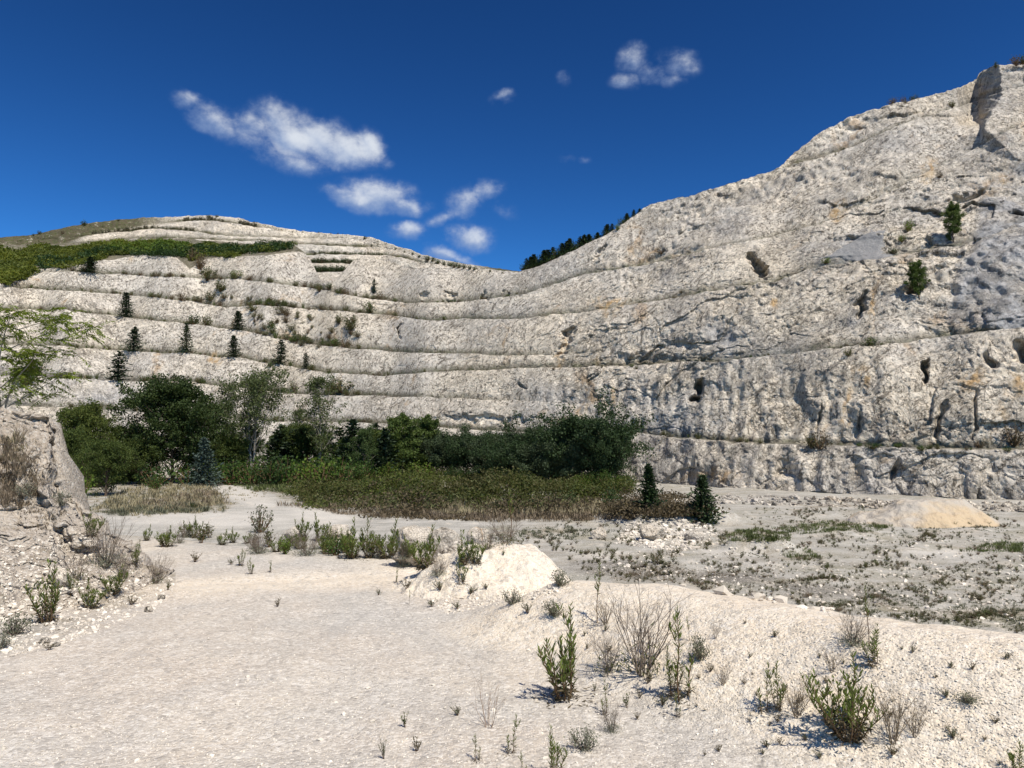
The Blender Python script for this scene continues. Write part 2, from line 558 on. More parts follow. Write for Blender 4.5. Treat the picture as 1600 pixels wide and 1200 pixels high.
M_STONE = stone_mat()
M_CONIFER = leaf_mat('conifer_needles', [(.016, .030, .016), (.042, .062, .028)], .15)
M_SPRUCE = leaf_mat('blue_spruce_needles', [(.038, .058, .045), (.085, .115, .092)], .12)
M_DARK = leaf_mat('dark_leaves', [(.018, .040, .010), (.045, .085, .018), (.03, .055, .012)], .22)
M_GREEN = leaf_mat('green_leaves', [(.030, .062, .010), (.075, .125, .018), (.05, .09, .015)], .28)
M_BRIGHT = leaf_mat('bright_leaves', [(.065, .11, .012), (.14, .20, .025), (.10, .14, .02)], .3)
M_OLIVE = leaf_mat('olive_leaves', [(.055, .065, .022), (.12, .125, .045)], .25)
M_AIRY = leaf_mat('airy_leaves', [(.05, .068, .022), (.11, .13, .045)], .3)
M_GREY = leaf_mat('grey_green_leaves', [(.085, .09, .055), (.19, .19, .125)], .25)
M_DRY = leaf_mat('dry_stalks', [(.12, .09, .06), (.27, .21, .14)], .15)
M_STRAW = leaf_mat('straw_grass', [(.20, .165, .095), (.36, .31, .19)], .25)
M_BROWN = leaf_mat('brown_leaves', [(.06, .045, .025), (.13, .10, .055)], .2)
M_RED = leaf_mat('red_leaves', [(.06, .008, .010), (.14, .02, .022)], .2)
M_GRASS = leaf_mat('green_grass', [(.055, .075, .02), (.13, .15, .05)], .25)
M_BARK = bark_mat('brown_bark', (.07, .05, .035), (.16, .12, .09))
M_PALE = bark_mat('pale_bark', (.19, .165, .13), (.33, .295, .24))
M_STEM = bark_mat('stem_brown', (.10, .055, .03), (.20, .13, .07), 40.0)
M_TWIG = bark_mat('grey_twig', (.13, .10, .075), (.27, .215, .165), 60.0)

# ------------------------------------------------------------------ the quarry face: benches traced as lines, built at their own distance
ZF = -4.0      # level of the quarry floor


def L(*pts):
    a = np.array(pts, float)
    return lambda x: np.interp(x, a[:, 0], a[:, 1])


LINES = {
    'h': L((-260, 630), (27, 633), (133, 638), (217, 643), (433, 658), (610, 661), (750, 672), (900, 680), (997, 677), (1060, 684), (1172, 692), (1450, 701), (1600, 702), (1860, 706)),
    'f': L((-260, 578), (33, 587), (200, 595), (300, 597), (423, 612), (510, 618), (573, 618), (620, 620), (700, 622), (900, 630), (1200, 622), (1600, 605), (1860, 590)),
    'e': L((-260, 533), (67, 540), (197, 547), (300, 553), (383, 560), (400, 564), (477, 576), (510, 583), (600, 586), (700, 580), (800, 575), (900, 572), (1000, 569), (1137, 565), (1175, 558), (1307, 544), (1375, 539), (1487, 522), (1600, 512), (1860, 480)),
    'a': L((-260, 476), (0, 482), (90, 483), (197, 495), (290, 505), (383, 517), (483, 537), (560, 545), (640, 550), (727, 553), (800, 556), (900, 553), (1000, 545), (1150, 530), (1300, 512), (1500, 480), (1600, 455), (1860, 400)),
    'b': L((-260, 444), (0, 448), (97, 453), (200, 460), (300, 470), (353, 481), (400, 476), (517, 485), (613, 493), (667, 500), (733, 497), (800, 499), (950, 482), (1062, 464), (1212, 441), (1270, 420), (1400, 399), (1500, 384), (1600, 348), (1860, 260)),
    'c': L((-260, 442), (0, 444), (40, 434), (57, 427), (110, 425), (187, 428), (283, 433), (377, 437), (500, 452), (560, 465), (633, 473), (700, 473), (817, 460), (870, 441), (912, 425), (1010, 412), (1137, 385), (1280, 350), (1390, 300), (1500, 245), (1600, 190), (1860, 60)),
    'd': L((-260, 440), (0, 440), (57, 421), (110, 417), (150, 408), (187, 403), (240, 397), (277, 402), (297, 420), (318, 405), (345, 401), (393, 400), (440, 395), (467, 392), (482, 400), (497, 430), (508, 446), (520, 444), (530, 432), (552, 408), (575, 402), (653, 420), (720, 418), (810, 426), (850, 413), (945, 369), (1015, 321), (1100, 298), (1217, 262), (1333, 227), (1433, 188), (1530, 150), (1600, 130), (1860, 20)),
    's': L((-260, 385), (0, 383), (130, 379), (230, 372), (300, 374), (380, 381), (455, 381), (470, 390), (482, 400), (497, 430), (508, 446), (520, 444), (530, 432), (552, 408), (575, 402), (653, 420), (720, 418), (810, 426), (850, 413), (945, 369), (1015, 321), (1100, 298), (1217, 260), (1250, 232), (1285, 205), (1320, 186), (1380, 166), (1440, 152), (1500, 135), (1526, 122), (1535, 106), (1560, 101), (1600, 97), (1860, 30)),
}
ORDER = ['h', 'f', 'e', 'a', 'b', 'c', 'd', 's']
COT = {
    'h': L((-260, .5), (900, .5), (1600, .4)), 'f': L((-260, .55), (700, .55), (1100, .5), (1600, .35)), 'e': L((-260, .55), (700, .6), (1100, .55), (1600, .4)),
    'a': L((-260, .5), (700, .6), (1600, .6)), 'b': L((-260, .5), (700, .6), (1200, .7), (1600, .7)), 'c': L((-260, .5), (700, .6), (1200, .85), (1600, .75)),
    'd': L((-260, .5), (700, .7), (1200, .85), (1600, .7)), 's': L((-260, 2.2), (480, 2.0), (560, .8), (1200, .7), (1600, .6)),
}
D0 = L((-260, 136), (0, 142), (200, 147), (400, 146), (550, 137), (700, 126), (800, 119), (900, 111), (1000, 102), (1100, 93), (1200, 86), (1300, 80.5), (1450, 75), (1600, 70), (1860, 62))
WMAX = {'h': L((-260, 3), (900, 4), (1000, 7), (1600, 7)), 's': L((0, 0), (1, 0))}

XS = np.arange(-260, 1860.1, 1.6)


def wig(x, k, amp):
    q = np.stack([x / 38.0, np.full_like(x, k * 7.7), np.zeros_like(x)], -1)
    return amp * (perlin(q) + .6 * perlin(q * 2.7 + 3) + .35 * perlin(q * 7.1 + 9))


def bench_table(lines, order, cot, d0, wmax, xs, z0=None, ytoe=None, wdef=5.0, wigamp=1.7):
    """forward depth and height of every bench edge, column by column"""
    ker = np.hanning(91); ker /= ker.sum()
    D = np.convolve(np.pad(d0(xs), 45, mode='edge'), ker, 'valid')
    z = np.full_like(xs, z0) if ytoe is None else CAM[2] + slope_of(ytoe(xs)) * D
    rows = []
    yprev = 690 - (z - CAM[2]) / D * F if ytoe is None else ytoe(xs)
    w = np.zeros_like(xs)
    Dc, zc = D.copy(), z.copy()
    tab = [('toe', yprev, Dc.copy(), zc.copy(), w)]
    for k, nm in enumerate(order):
        y = np.minimum(lines[nm](xs) + wig(xs, k, wigamp), yprev - .05)
        gap = yprev - y
        s = slope_of(y)
        ct = np.convolve(np.pad(cot[nm](xs), 45, mode='edge'), ker, 'valid')
        Dn = (Dc + tab[-1][4] + (CAM[2] - zc) * ct) / (1 - s * ct)
        Dn = np.maximum(Dn, Dc + tab[-1][4])
        zn = CAM[2] + s * Dn
        nxt = lines[order[k + 1]](xs) if k + 1 < len(order) else y - 30
        ww = wmax[nm](xs) if nm in wmax else np.full_like(xs, wdef)
        ww = ww * np.clip(.9 + .5 * (1 - .8 * sstep(xs, 600, 880)) * perlin(np.stack([xs / 75.0, 0 * xs + k * 3.3, 0 * xs + 5], -1)), .35, 1.4)
        ww = ww * np.clip((gap - 4) / 12, 0, 1) * np.clip((y - nxt - 3) / 10, 0, 1)
        tab.append((nm, y, Dn, zn, ww))
        Dc, zc, yprev = Dn, zn, y
    return tab


NOBENCH = {'f': L((430, 1), (860, 0)), 'a': L((560, 1), (960, .0)), 'c': L((-260, 1), (800, 1), (1000, .5), (1300, .25)), 'd': L((-260, 1), (1100, 1), (1250, .5))}
for nm, fn in NOBENCH.items():
    WMAX[nm] = (lambda f: (lambda x: 5.0 * f(x)))(fn)
TAB = bench_table(LINES, ORDER, COT, D0, WMAX, XS, z0=ZF)
TABD = {t[0]: t for t in TAB}


def ledge(nm, x, off=.6, tab=TABD, xs=XS):
    """a point on the bench behind edge nm at photograph column x"""
    t = tab[nm]
    y = np.interp(x, xs, t[1]); d = np.interp(x, xs, t[2]); z = np.interp(x, xs, t[3])
    p = at(np.array(x, float), np.array(y), np.array(d + off))
    return np.array([p[0], p[1], z])


def build_face(name, tab, xs, step, disp, mat, back, extra=None):
    rows_d, rows_z, rows_soil, lip = [], [], [], []
    n = len(xs)
    for k in range(len(tab) - 1):
        _, y0, d0, z0, w0 = tab[k]; _, y1, d1, z1, w1 = tab[k + 1]
        ds = d0 + w0
        if k > 0:                           # the ledge itself
            for t in (.15, .6):
                rows_d.append(d0 + w0 * t); rows_z.append(z0 + .12 * t); rows_soil.append(np.clip(w0 / 2, 0, 1)); lip.append(0.0)
        m = max(3, int(np.ceil((y0 - y1).max() / step)))
        scrub = name == 'cliff' and tab[k + 1][0] == 's'
        for j in range(m + (k == len(tab) - 2)):
            t = j / m
            # face with a rubble foot and a rounded lip
            hump = .75 * (1 - .72 * sstep(xs, 800, 1150) * (tab[k + 1][0] in 'cds')) * (1 - .35 * sstep(xs, 900, 1200)) * (.75 + .35 * perlin(np.stack([xs / 70.0, 0 * xs + k * 5.1, 0 * xs], -1)))
            tt = t * (1 - hump) + hump * t ** 2.0 if not scrub else np.where(xs > 490, t * (1 - hump) + hump * t ** 2.0, t)
            rows_d.append(ds + (d1 - ds) * tt); rows_z.append(z0 + (z1 - z0) * t)
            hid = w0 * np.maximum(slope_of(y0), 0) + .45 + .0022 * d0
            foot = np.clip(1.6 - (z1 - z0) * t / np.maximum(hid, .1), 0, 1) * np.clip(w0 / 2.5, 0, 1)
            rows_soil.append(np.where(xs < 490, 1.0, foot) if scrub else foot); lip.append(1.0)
    for dd, dz in back:
        rows_d.append(tab[-1][2] + dd); rows_z.append(tab[-1][3] + dz); rows_soil.append(np.ones(n)); lip.append(0.0)
    Dm = np.array(rows_d); Zm = np.array(rows_z); S = np.array(rows_soil)
    s = (Zm - CAM[2]) / Dm
    # pixel column -> direction (the small change of x with height is kept)
    v = (s * CP - SP) / (CP + s * SP)
    U = ((xs - 800.0) / F)[None, :] / (CP - v * SP)
    P = np.stack([U * Dm, Dm, Zm], -1).reshape(-1, 3)
    px = np.broadcast_to(xs[None, :], Dm.shape).ravel()
    py = (600 - v * F).ravel()
    dd, dz, grey, rust = disp(P, px, py, np.repeat(np.array(lip), n))
    P2 = P.copy()
    dirh = np.stack([U.ravel(), np.ones(len(P))], 1); dirh /= np.linalg.norm(dirh, axis=1)[:, None]
    P2[:, 0] += dirh[:, 0] * dd; P2[:, 1] += dirh[:, 1] * dd; P2[:, 2] += dz
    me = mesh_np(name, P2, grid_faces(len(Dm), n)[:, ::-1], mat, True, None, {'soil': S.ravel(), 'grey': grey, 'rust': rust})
    return me


def blob(px, py, x, y, rx, ry, ang=0.0):
    c, s = math.cos(R(ang)), math.sin(R(ang))
    u = ((px - x) * c + (py - y) * s) / rx; v = (-(px - x) * s + (py - y) * c) / ry
    return np.clip(1.4 * (1 - np.sqrt(u * u + v * v)), 0, 1)


def cliff_disp(P, px, py, lip):
    Q = P * np.array([1, 1, .62])
    W = np.stack([perlin(P / 6.0), perlin(P / 6.0 + 50), perlin(P / 6.0 + 90)], 1) * 1.6
    right = sstep(px, 620, 1000)
    rough = np.clip(.42 + .75 * perlin(P / 24.0 + 5), .10, 1.0) * (.24 + .42 * right)
    fine_ = .06 + .10 * right
    rough = rough * (.70 + .30 * right + .30 * right * sstep(py, 480, 330))
    d = 2.4 * perlin(Q / 26.0) * (.3 + .7 * right) + 1.2 * perlin(Q / 11.0 + 3) * (.45 + .55 * right)
    # joint-bounded blocks at several sizes, each with its own tilted face; the beds dip to one side
    DIP = np.array([[.94, 0, -.34], [0, 1, 0], [.34, 0, .94]])
    B = (P + W) @ DIP
    f1, e1, id1, t1 = cells(B / np.array([8.5, 8.5, 5.0]), 1)
    d += rough * ((id1 - .5) * 1.0 + .85 * t1 + .5 * np.exp(-e1 * 16))
    f2, e2, id2, t2 = cells((B + W * .3) / np.array([3.0, 3.0, 2.0]), 2)
    d += rough * ((id2 - .5) * .5 + .38 * t2 + .3 * np.exp(-e2 * 13))
    f3, e3, id3, t3 = cells(B / np.array([1.25, 1.25, 1.0]), 3)
    d += (rough * .45 + fine_ * .4) * ((id3 - .5) * .40 + .36 * t3)
    f4, e4, id4, t4 = cells(B / np.array([.75, .75, .9]) + 3, 4)
    near_ = 1 - .45 * sstep(py, 560, 700)
    rough = rough * near_
    d += rough * .2 * perlin((Q + W) / 3.6) + fine_ * (.42 * t4 + .35 * (id4 - .5) - .35 * np.abs(perlin(B / 1.7 + 7)) + .3 * perlin(P / .35 + 9))
    # drill-scored, gullied parts: vertical runs
    d += .8 * right * perlin(np.stack([P[:, 0] / 1.3, P[:, 1] / 1.3, P[:, 2] / 9.0], 1)) * np.clip(.3 + perlin(P / 22.0 + 77), 0, 1) * 1.6
    # diagonal beds
    bed = P[:, 2] * .9 + P[:, 0] * .25 + 2.5 * perlin(P / 14.0)
    d += .35 * rough * np.sin(bed * 1.9) * np.clip(perlin(P / 18.0 + 31) + .35, 0, 1)
    dz = lip * (.35 * perlin(P / 2.2 + 21) + .2 * perlin(P / .9 + 2)) * (.25 + .5 * right)
    # rifts, caves and hollows one can point to
    hol = [(1185, 418, 9, 20, -35, 5), (1093, 600, 10, 12, 25, 4), (1085, 623, 8, 10, 0, 3.5), (1446, 580, 5, 26, 5, 3.5), (1425, 455, 16, 9, 0, 3), (1345, 480, 7, 22, 20, 2.5),
           (1548, 565, 18, 7, 20, 1.8), (1595, 550, 18, 16, 30, 3), (1470, 655, 5, 34, 12, 1.4), (1525, 645, 3, 40, 3, 1.0), (1340, 660, 4, 28, 6, 1.0), (1280, 655, 3, 26, 8, .9),
           (1120, 520, 26, 26, 35, 1.0), (885, 530, 8, 36, 25, 2.0), (937, 395, 6, 14, 30, 1.5), (815, 600, 8, 5, 20, 1.5), (1400, 735, 7, 18, 10, 1.5),
           (1225, 735, 22, 12, 10, 1.4), (665, 460, 9, 6, 0, 1.2), (705, 460, 4, 12, -35, 1.3), (760, 462, 2.5, 9, 0, 1.2), (791, 460, 2.5, 8, 0, 1.2), (625, 512, 3, 14, 0, 2),
           (1000, 560, 60, 10, 0, .8), (760, 655, 80, 8, 2, 1.0), (1040, 300, 40, 10, -20, 1.0), (1530, 300, 20, 8, -35, 2), (1590, 335, 12, 7, 0, 2.5), (1500, 310, 22, 6, -20, 1.6)]
    wx_ = px + 9 * perlin(P / 2.6 + 60) + 5 * perlin(P / .9 + 61); wy_ = py + 9 * perlin(P / 2.6 + 63) + 5 * perlin(P / .9 + 64)
    for (x, y, rx, ry, an, dep) in hol:
        d += dep * blob(wx_, wy_, x, y, rx * 1.12, ry * 1.12, an)
    # the tall notch by the skyline: the buttress beyond it stands forward and runs down the face
    py_ = py + 2.5 * perlin(P / 3.0 + 70); px_ = px + 3.0 * perlin(P / 2.0 + 71) + 2.0 * perlin(P / .8 + 73) + 16 * sstep(py, 210, 250) * perlin(P / 6.0 + 72)
    edge = np.interp(py_, [90, 105, 140, 165, 198, 206, 300, 420, 520, 700], [1530, 1531, 1528, 1528, 1531, 1531, 1528, 1490, 1470, 1500])
    wid = np.interp(py_, [90, 105, 140, 165, 198, 206, 240, 300, 420, 700], [32, 30, 37, 28, 6, 8, 55, 100, 130, 160])
    g = np.clip((px_ - edge) / wid, 0, 1)
    recess = sstep(px, 1490, 1522) * sstep(py_, 209, 186)
    big = 13.0 * recess * (1 - g) - 4.5 * g * (1 - .8 * sstep(py, 200, 330)) * sstep(py, 690, 470) * sstep(px, 1840, 1640)
    g = g * sstep(py, 520, 495) * sstep(py, 210, 290)
    grey = sstep(g, .02, .2) * np.clip(.75 + perlin(P / 5.0), 0, 1)
    grey = np.maximum(grey, .8 * blob(px, py, 1125, 530, 50, 32, 30))
    grey = np.maximum(grey, .65 * blob(px, py, 1330, 500, 26, 60, 20) * np.clip(.5 + perlin(P / 4.0), 0, 1))
    grey = np.maximum(grey, .55 * sstep(px, 1350, 1560) * sstep(py, 420, 300) * np.clip(.4 + perlin(P / 9.0), 0, 1))
    grey = np.maximum(grey, .55 * right * np.clip(.12 + 1.1 * perlin(P / 11.0 + 44) + .5 * perlin(P / 3.5 + 12), 0, 1))
    left = sstep(px, 420, 150) * sstep(py, 540, 600)
    grey = np.maximum(grey, .5 * left * np.clip(.4 + perlin(P / 7.0), 0, 1))
    grey = np.maximum(grey, .85 * blob(px, py, 150, 614, 95, 34) * np.clip(.6 + perlin(P / 6.0 + 33), 0, 1))
    rust = np.zeros(len(P))
    for (x, y, rx, ry, an) in ((1364, 480, 9, 58, 4), (1322, 640, 8, 55, 20), (1345, 590, 22, 22, 0), (905, 640, 36, 14, -25), (870, 655, 50, 10, 0), (960, 620, 8, 26, 12), (1340, 735, 12, 20, 0), (1375, 716, 22, 7, 0), (1590, 600, 26, 30, 0), (1520, 590, 24, 30, 10),
                                 (955, 475, 40, 22, 0), (880, 545, 10, 40, 10), (1215, 480, 10, 14, 0), (1555, 285, 50, 16, -40), (1450, 268, 16, 26, 20), (1310, 330, 16, 20, 0), (335, 560, 10, 14, 0), (640, 690, 10, 8, 0), (625, 628, 12, 8, 0), (1110, 745, 60, 12, 0), (1560, 660, 14, 40, 10)):
        rust = np.maximum(rust, blob(wx_, wy_, x, y, rx, ry, an))
    rust *= .85
    back = sstep(py, 440, 425) * (px < 490) * (py < np.interp(px, XS, TABD['d'][1]) - 1)
    d = d * (1 - .85 * back) + big
    return d, dz * (1 - .8 * back) + big * (P[:, 2] - CAM[2]) / np.hypot(P[:, 0], P[:, 1]), grey, rust


def far_disp(P, px, py, lip):
    d = 2.5 * perlin(P / 22.0) + 1.4 * perlin(P / 8.0) + .8 * perlin(P / 3.0) + .5 * perlin(P / 1.4)
    return d, lip * .5 * perlin(P / 4.0), np.zeros(len(P)), np.zeros(len(P))


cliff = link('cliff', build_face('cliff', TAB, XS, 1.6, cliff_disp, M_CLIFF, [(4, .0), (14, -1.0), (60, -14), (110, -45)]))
tag(cliff, kind='structure')

# the farther hill above the left benches, with planted terraces
FAR = {
    '5': L((-260, 420), (480, 424), (547, 424), (600, 432), (860, 445)),
    '4': L((-260, 412), (480, 410), (557, 411), (620, 422), (860, 441)),
    '3': L((-260, 405), (480, 397), (600, 398), (660, 410), (860, 438)),
    '2': L((-260, 398), (100, 382), (200, 374), (260, 371), (340, 374), (400, 376), (457, 379), (490, 383), (600, 386), (660, 405), (860, 436)),
    '1': L((-260, 396), (100, 372), (143, 367), (233, 357), (300, 360), (335, 366), (383, 369), (460, 371), (550, 373), (600, 383), (660, 403), (860, 434)),
    '0': L((-260, 394), (100, 362), (143, 357), (227, 351), (293, 345), (330, 344), (400, 354), (460, 364), (540, 369), (600, 381), (660, 402), (860, 432)),
    's': L((-260, 396), (-100, 392), (0, 378), (60, 364), (130, 350), (200, 343), (270, 339), (330, 337), (372, 340), (392, 347), (470, 361), (545, 367), (575, 371), (600, 378), (640, 391), (660, 399), (700, 409), (740, 417), (810, 424), (860, 430), (960, 440)),
}
FO = ['5', '4', '3', '2', '1', '0', 's']
XF = np.arange(-260, 961, 1.6)
FTAB = bench_table(FAR, FO, {k: L((-260, 1.1), (470, 1.0), (600, .9)) for k in FO}, L((-260, 285), (400, 300), (960, 310)), {k: L((-260, 7), (0, 7)) for k in FO[:-1]}, XF, ytoe=L((-260, 470), (960, 478)), wdef=5.0, wigamp=.7)
FTABD = {t[0]: t for t in FTAB}


def far_soil_mesh():
    me = build_face('hill', FTAB, XF, 1.4, far_disp, M_FAR, [(10, .6), (40, -3), (160, -30)])
    co = np.empty(len(me.vertices) * 3, np.float32); me.vertices.foreach_get('co', co); co = co.reshape(-1, 3)
    s = (co[:, 2] - CAM[2]) / co[:, 1]; v = (s * CP - SP) / (CP + s * SP)
    px = 800 + co[:, 0] / co[:, 1] * F * (CP - v * SP); py = 600 - v * F
    a = me.attributes['soil']; q = np.empty(len(co), np.float32); a.data.foreach_get('value', q)
    # dry grass over the rounded top
    grassy = sstep(px, 300, 200) * sstep(py, np.interp(px, [0, 140, 230, 330], [420, 366, 352, 341]) + 3, np.interp(px, [0, 140, 230, 330], [420, 366, 352, 341]) - 2)
    grassy = np.maximum(grassy, sstep(px, 150, 90))
    grassy = np.maximum(grassy, sstep(px, 730, 780))
    a.data.foreach_set('value', np.maximum(q, grassy).astype(np.float32))
    return me


hill = link('hill', far_soil_mesh())
tag(hill, kind='structure')

# ------------------------------------------------------------------ ground: gravel track, shoulder, quarry floor
EDGE = np.array([(-30, 20), (-14, 15.5), (-7.5, 13), (-5, 11.6), (-3.8, 11.0), (-1.65, 10.5), (-.9, 9.9), (-.25, 8.8), (.12, 7.5), (.38, 6.8), (1.09, 6.15), (1.8, 5.12), (2.27, 4.4), (2.75, 3.95), (3.6, 3.25), (5, 2.5), (9, 1.2), (14, 0)], float)
EH = np.array([0, 0, 0, 0, 0, 0, 0, .0, .03, .36, .45, .49, .53, .57, .6, .6, .6, .6])
BUMPS = [  # low rises of the floor: centre x, y, half sizes, turn, height, edge softness
    (11.3, 53.5, 5.2, 4.5, 8, 1.0, .35), (13.2, 39.0, 2.4, 1.2, -25, .75, .8), (6.0, 33.0, 3.2, 1.0, -12, .35, .8), (21, 45, 6, 1.5, -10, .35, .9),
    (-9, 41, 5, 2, 5, .3, .9), (24, 34, 5, 1.6, 10, .3, .9), (3.5, 45, 4, 2.5, 0, .45, .8), (30, 56, 8, 2, -15, .5, .9), (-3, 75, 16, 14, 0, .9, .6),
]


def edge_dist(X, Y):
    best = np.full(X.shape, 1e9); sgn = np.ones(X.shape); hh = np.zeros(X.shape)
    for k in range(len(EDGE) - 1):
        a, b = EDGE[k], EDGE[k + 1]; e = b - a
        t = np.clip(((X - a[0]) * e[0] + (Y - a[1]) * e[1]) / (e @ e), 0, 1)
        dx, dy = X - a[0] - t * e[0], Y - a[1] - t * e[1]
        d = np.hypot(dx, dy)
        side = e[0] * (Y - a[1]) - e[1] * (X - a[0])
        m = d < best
        best = np.where(m, d, best); sgn = np.where(m, np.sign(side), sgn)
        hh = np.where(m, EH[k] + (EH[k + 1] - EH[k]) * t, hh)
    return best * sgn, hh


def ground_z(X, Y, fine=True):
    X = np.asarray(X, float); Y = np.asarray(Y, float)
    sh = X.shape
    X = X.ravel(); Y = Y.ravel()
    d, h = edge_dist(X, Y)
    P = np.stack([X, Y, np.zeros_like(X)], 1)
    low = perlin(P / 2.6)
    d2 = d + .28 * low * sstep(np.abs(d), 0, .8) + .10 * perlin(P / .8)
    near = sstep(d2, -1.15, .02)
    z = h * near + .035 * perlin(P / 1.7) + .02 * perlin(P / .6)
    berm = h > .1
    Lf = np.where(berm, 7.5, 10.0)
    z -= (h - ZF) * sstep(d, .0, 1.0 * Lf)
    fl = sstep(d, 5, 10)
    z += fl * (.22 * perlin(P / 8.0) + .10 * perlin(P / 2.8) + .04 * perlin(P))
    for (x, y, rx, ry, an, hg, soft) in BUMPS:
        c, s = math.cos(R(an)), math.sin(R(an))
        u = ((X - x) * c + (Y - y) * s) / rx; v = (-(X - x) * s + (Y - y) * c) / ry
        r = np.sqrt(u * u + v * v) + .18 * perlin(P / 1.6 + 4) + .12 * perlin(P / .6)
        z += hg * sstep(r, 1.0 + soft * .3, 1.0 - soft)
    if fine:
        z += .012 * perlin(P / .22) * sstep(Y, 16, 8) + .008 * perlin(P / .1) * sstep(Y, 8, 4)
    # a shallow wash across the track
    z -= .05 * np.exp(-((Y - 9.3 - .28 * (X + 2)) / .25) ** 2) * sstep(X, -4.5, -2.5) * sstep(X, 1.0, -1.0)
    return z.reshape(sh)


def pix(P):
    P = np.asarray(P, float)
    q = P - CAM
    s = q[..., 2] / q[..., 1]; v = (s * CP - SP) / (CP + s * SP)
    return 800 + q[..., 0] / q[..., 1] * F * (CP - v * SP), 600 - v * F


def ground_attrs(X, Y, Z):
    """where cream spoil, bare bright limestone, plant litter and mud lie"""
    P = np.stack([X, Y, 0 * X], 1)
    d, h = edge_dist(X, Y)
    px, py = pix(np.stack([X, Y, Z], 1))
    cream = np.clip(h / .35, 0, 1) * sstep(d, -1.35, -.55) * sstep(d, 3, 1)
    cream = np.maximum(cream, .75 * np.clip(.15 + 1.3 * perlin(P / 2.3 + 8), 0, 1) * sstep(d, .6, -.2))
    cream = np.maximum(cream, np.exp(-((Y - 9.0 - .28 * (X + 2)) / .8) ** 2) * .9 * sstep(X, -6, -3.5) * sstep(X, 1, -1))
    fl = sstep(d, 2.5, 7)
    # floor litter
    near_fl = .28 * sstep(py, 880, 930) * sstep(px, 1000, 1150)
    n1 = perlin(P / np.array([9.0, 4.0, 1]) + 12) + near_fl; n2 = perlin(P / np.array([2.6, 1.3, 1]) + 3)
    rightside = sstep(px, 760, 900)
    veg = fl * rightside * np.clip(.52 + .8 * n1 + .6 * n2, 0, 1) * .85
    grassL = sstep(Y, 66, 72) * sstep(px, 990, 940)
    grassL = np.maximum(grassL, blob(px, py, 240, 775, 150, 40) > .1)
    pathm = np.maximum(blob(px, py, 385, 775, 80, 20, 18), blob(px, py, 500, 805, 80, 22, 5))
    pathm = np.maximum(pathm, blob(px, py, 330, 812, 220, 18)) * (py < 832)
    veg = np.maximum(veg, grassL * 1.0)
    veg = np.maximum(veg, .9 * blob(px, py, 800, 790, 280, 26) * (py < 812) * (py > 700))
    veg = np.where(pathm > .15, veg * .1, veg)
    veg = np.maximum(veg, .9 * blob(px, py, 1050, 795, 95, 16))
    for (x, y, rx, ry) in ((1170, 835, 70, 14), (1310, 820, 110, 14), (1560, 850, 60, 12), (1120, 900, 90, 14), (1560, 965, 130, 26), (1380, 950, 90, 18), (1240, 905, 60, 10), (830, 830, 130, 14)):
        veg = np.maximum(veg, 1.15 * blob(px, py, x, y, rx, ry) * fl)
    veg = np.maximum(veg, .75 * sstep(d, -.2, 1.0) * sstep(X, 0, -.6) * sstep(d, 9, 5))
    bankfoot = np.clip(1 - np.abs(py - np.interp(px, [-100, 0, 60, 130, 200, 260], [1040, 1000, 985, 970, 935, 900])) / 34, 0, 1) * (px < 275) * (d < 1)
    veg = np.maximum(veg, .75 * bankfoot)
    mud = fl * 1.6 * np.maximum(blob(px, py, 985, 890, 140, 17, 3), np.maximum(.8 * blob(px, py, 1140, 902, 100, 13, 3), .6 * blob(px, py, 1300, 925, 160, 16, 6)))
    bright = fl * np.clip(-.1 + 1.1 * perlin(P / np.array([6.0, 2.5, 1]) + 40), 0, 1) * .8
    bright = np.maximum(bright, pathm)
    for (x, y, rx, ry) in ((1170, 862, 60, 13), (950, 868, 80, 12), (1120, 862, 50, 8), (1450, 860, 110, 8), (1060, 835, 60, 18)):
        bright = np.maximum(bright, blob(px, py, x, y, rx, ry))
    return dict(cream=cream, veg=veg, mud=mud, bright=bright, floor=fl)


def build_ground():
    cols = np.concatenate([np.arange(-1400, -260, 20), np.arange(-260, 1860, 2.4), np.arange(1860, 3000, 20)])
    U = (cols - 800) / F
    D = [.35]
    while D[-1] < 330:
        q = D[-1]
        D.append(q + q * (.011 if q < 8 else .013 if q < 80 else .03))
    D = np.array(D)
    Y = np.repeat(D[:, None], len(U), 1); X = D[:, None] * U[None, :]
    Z = ground_z(X, Y)
    V = np.stack([X, Y, Z], -1).reshape(-1, 3)
    return mesh_np('ground', V, grid_faces(len(D), len(U)), M_GROUND, True, None, ground_attrs(V[:, 0], V[:, 1], V[:, 2]))


ground = link('ground', build_ground())
tag(ground, kind='structure')
# the same land carried on behind the viewer and out to the horizon
me = mesh_np('terrain', [(-4000, -4000, -6), (4000, -4000, -6), (4000, 4000, -6), (-4000, 4000, -6), (-60, -60, .0), (60, -60, .0), (60, .0, .0), (4, .36, .0), (-4, .36, .0), (-60, .0, .0)],
             [np.array([(0, 1, 2, 3)]), np.array([(4, 5, 6, 7), (4, 7, 8, 9)])], M_GROUND, False)
terrain = link('terrain', me); tag(terrain, kind='structure')

# ------------------------------------------------------------------ the cut bank beside the track
XB = np.arange(-420, 262, 1.5)
BB = L((-420, 1180), (-100, 1050), (0, 1006), (60, 986), (130, 968), (200, 932), (250, 905), (262, 900))
BT = L((-420, 560), (-100, 628), (0, 640), (40, 643), (66, 652), (79, 692), (95, 747), (103, 768), (121, 786), (140, 804), (168, 841), (208, 872), (250, 901), (262, 898))
BD = L((-420, 8.5), (0, 10.4), (64, 10.6), (100, 10.0), (160, 9.4), (262, 8.9))


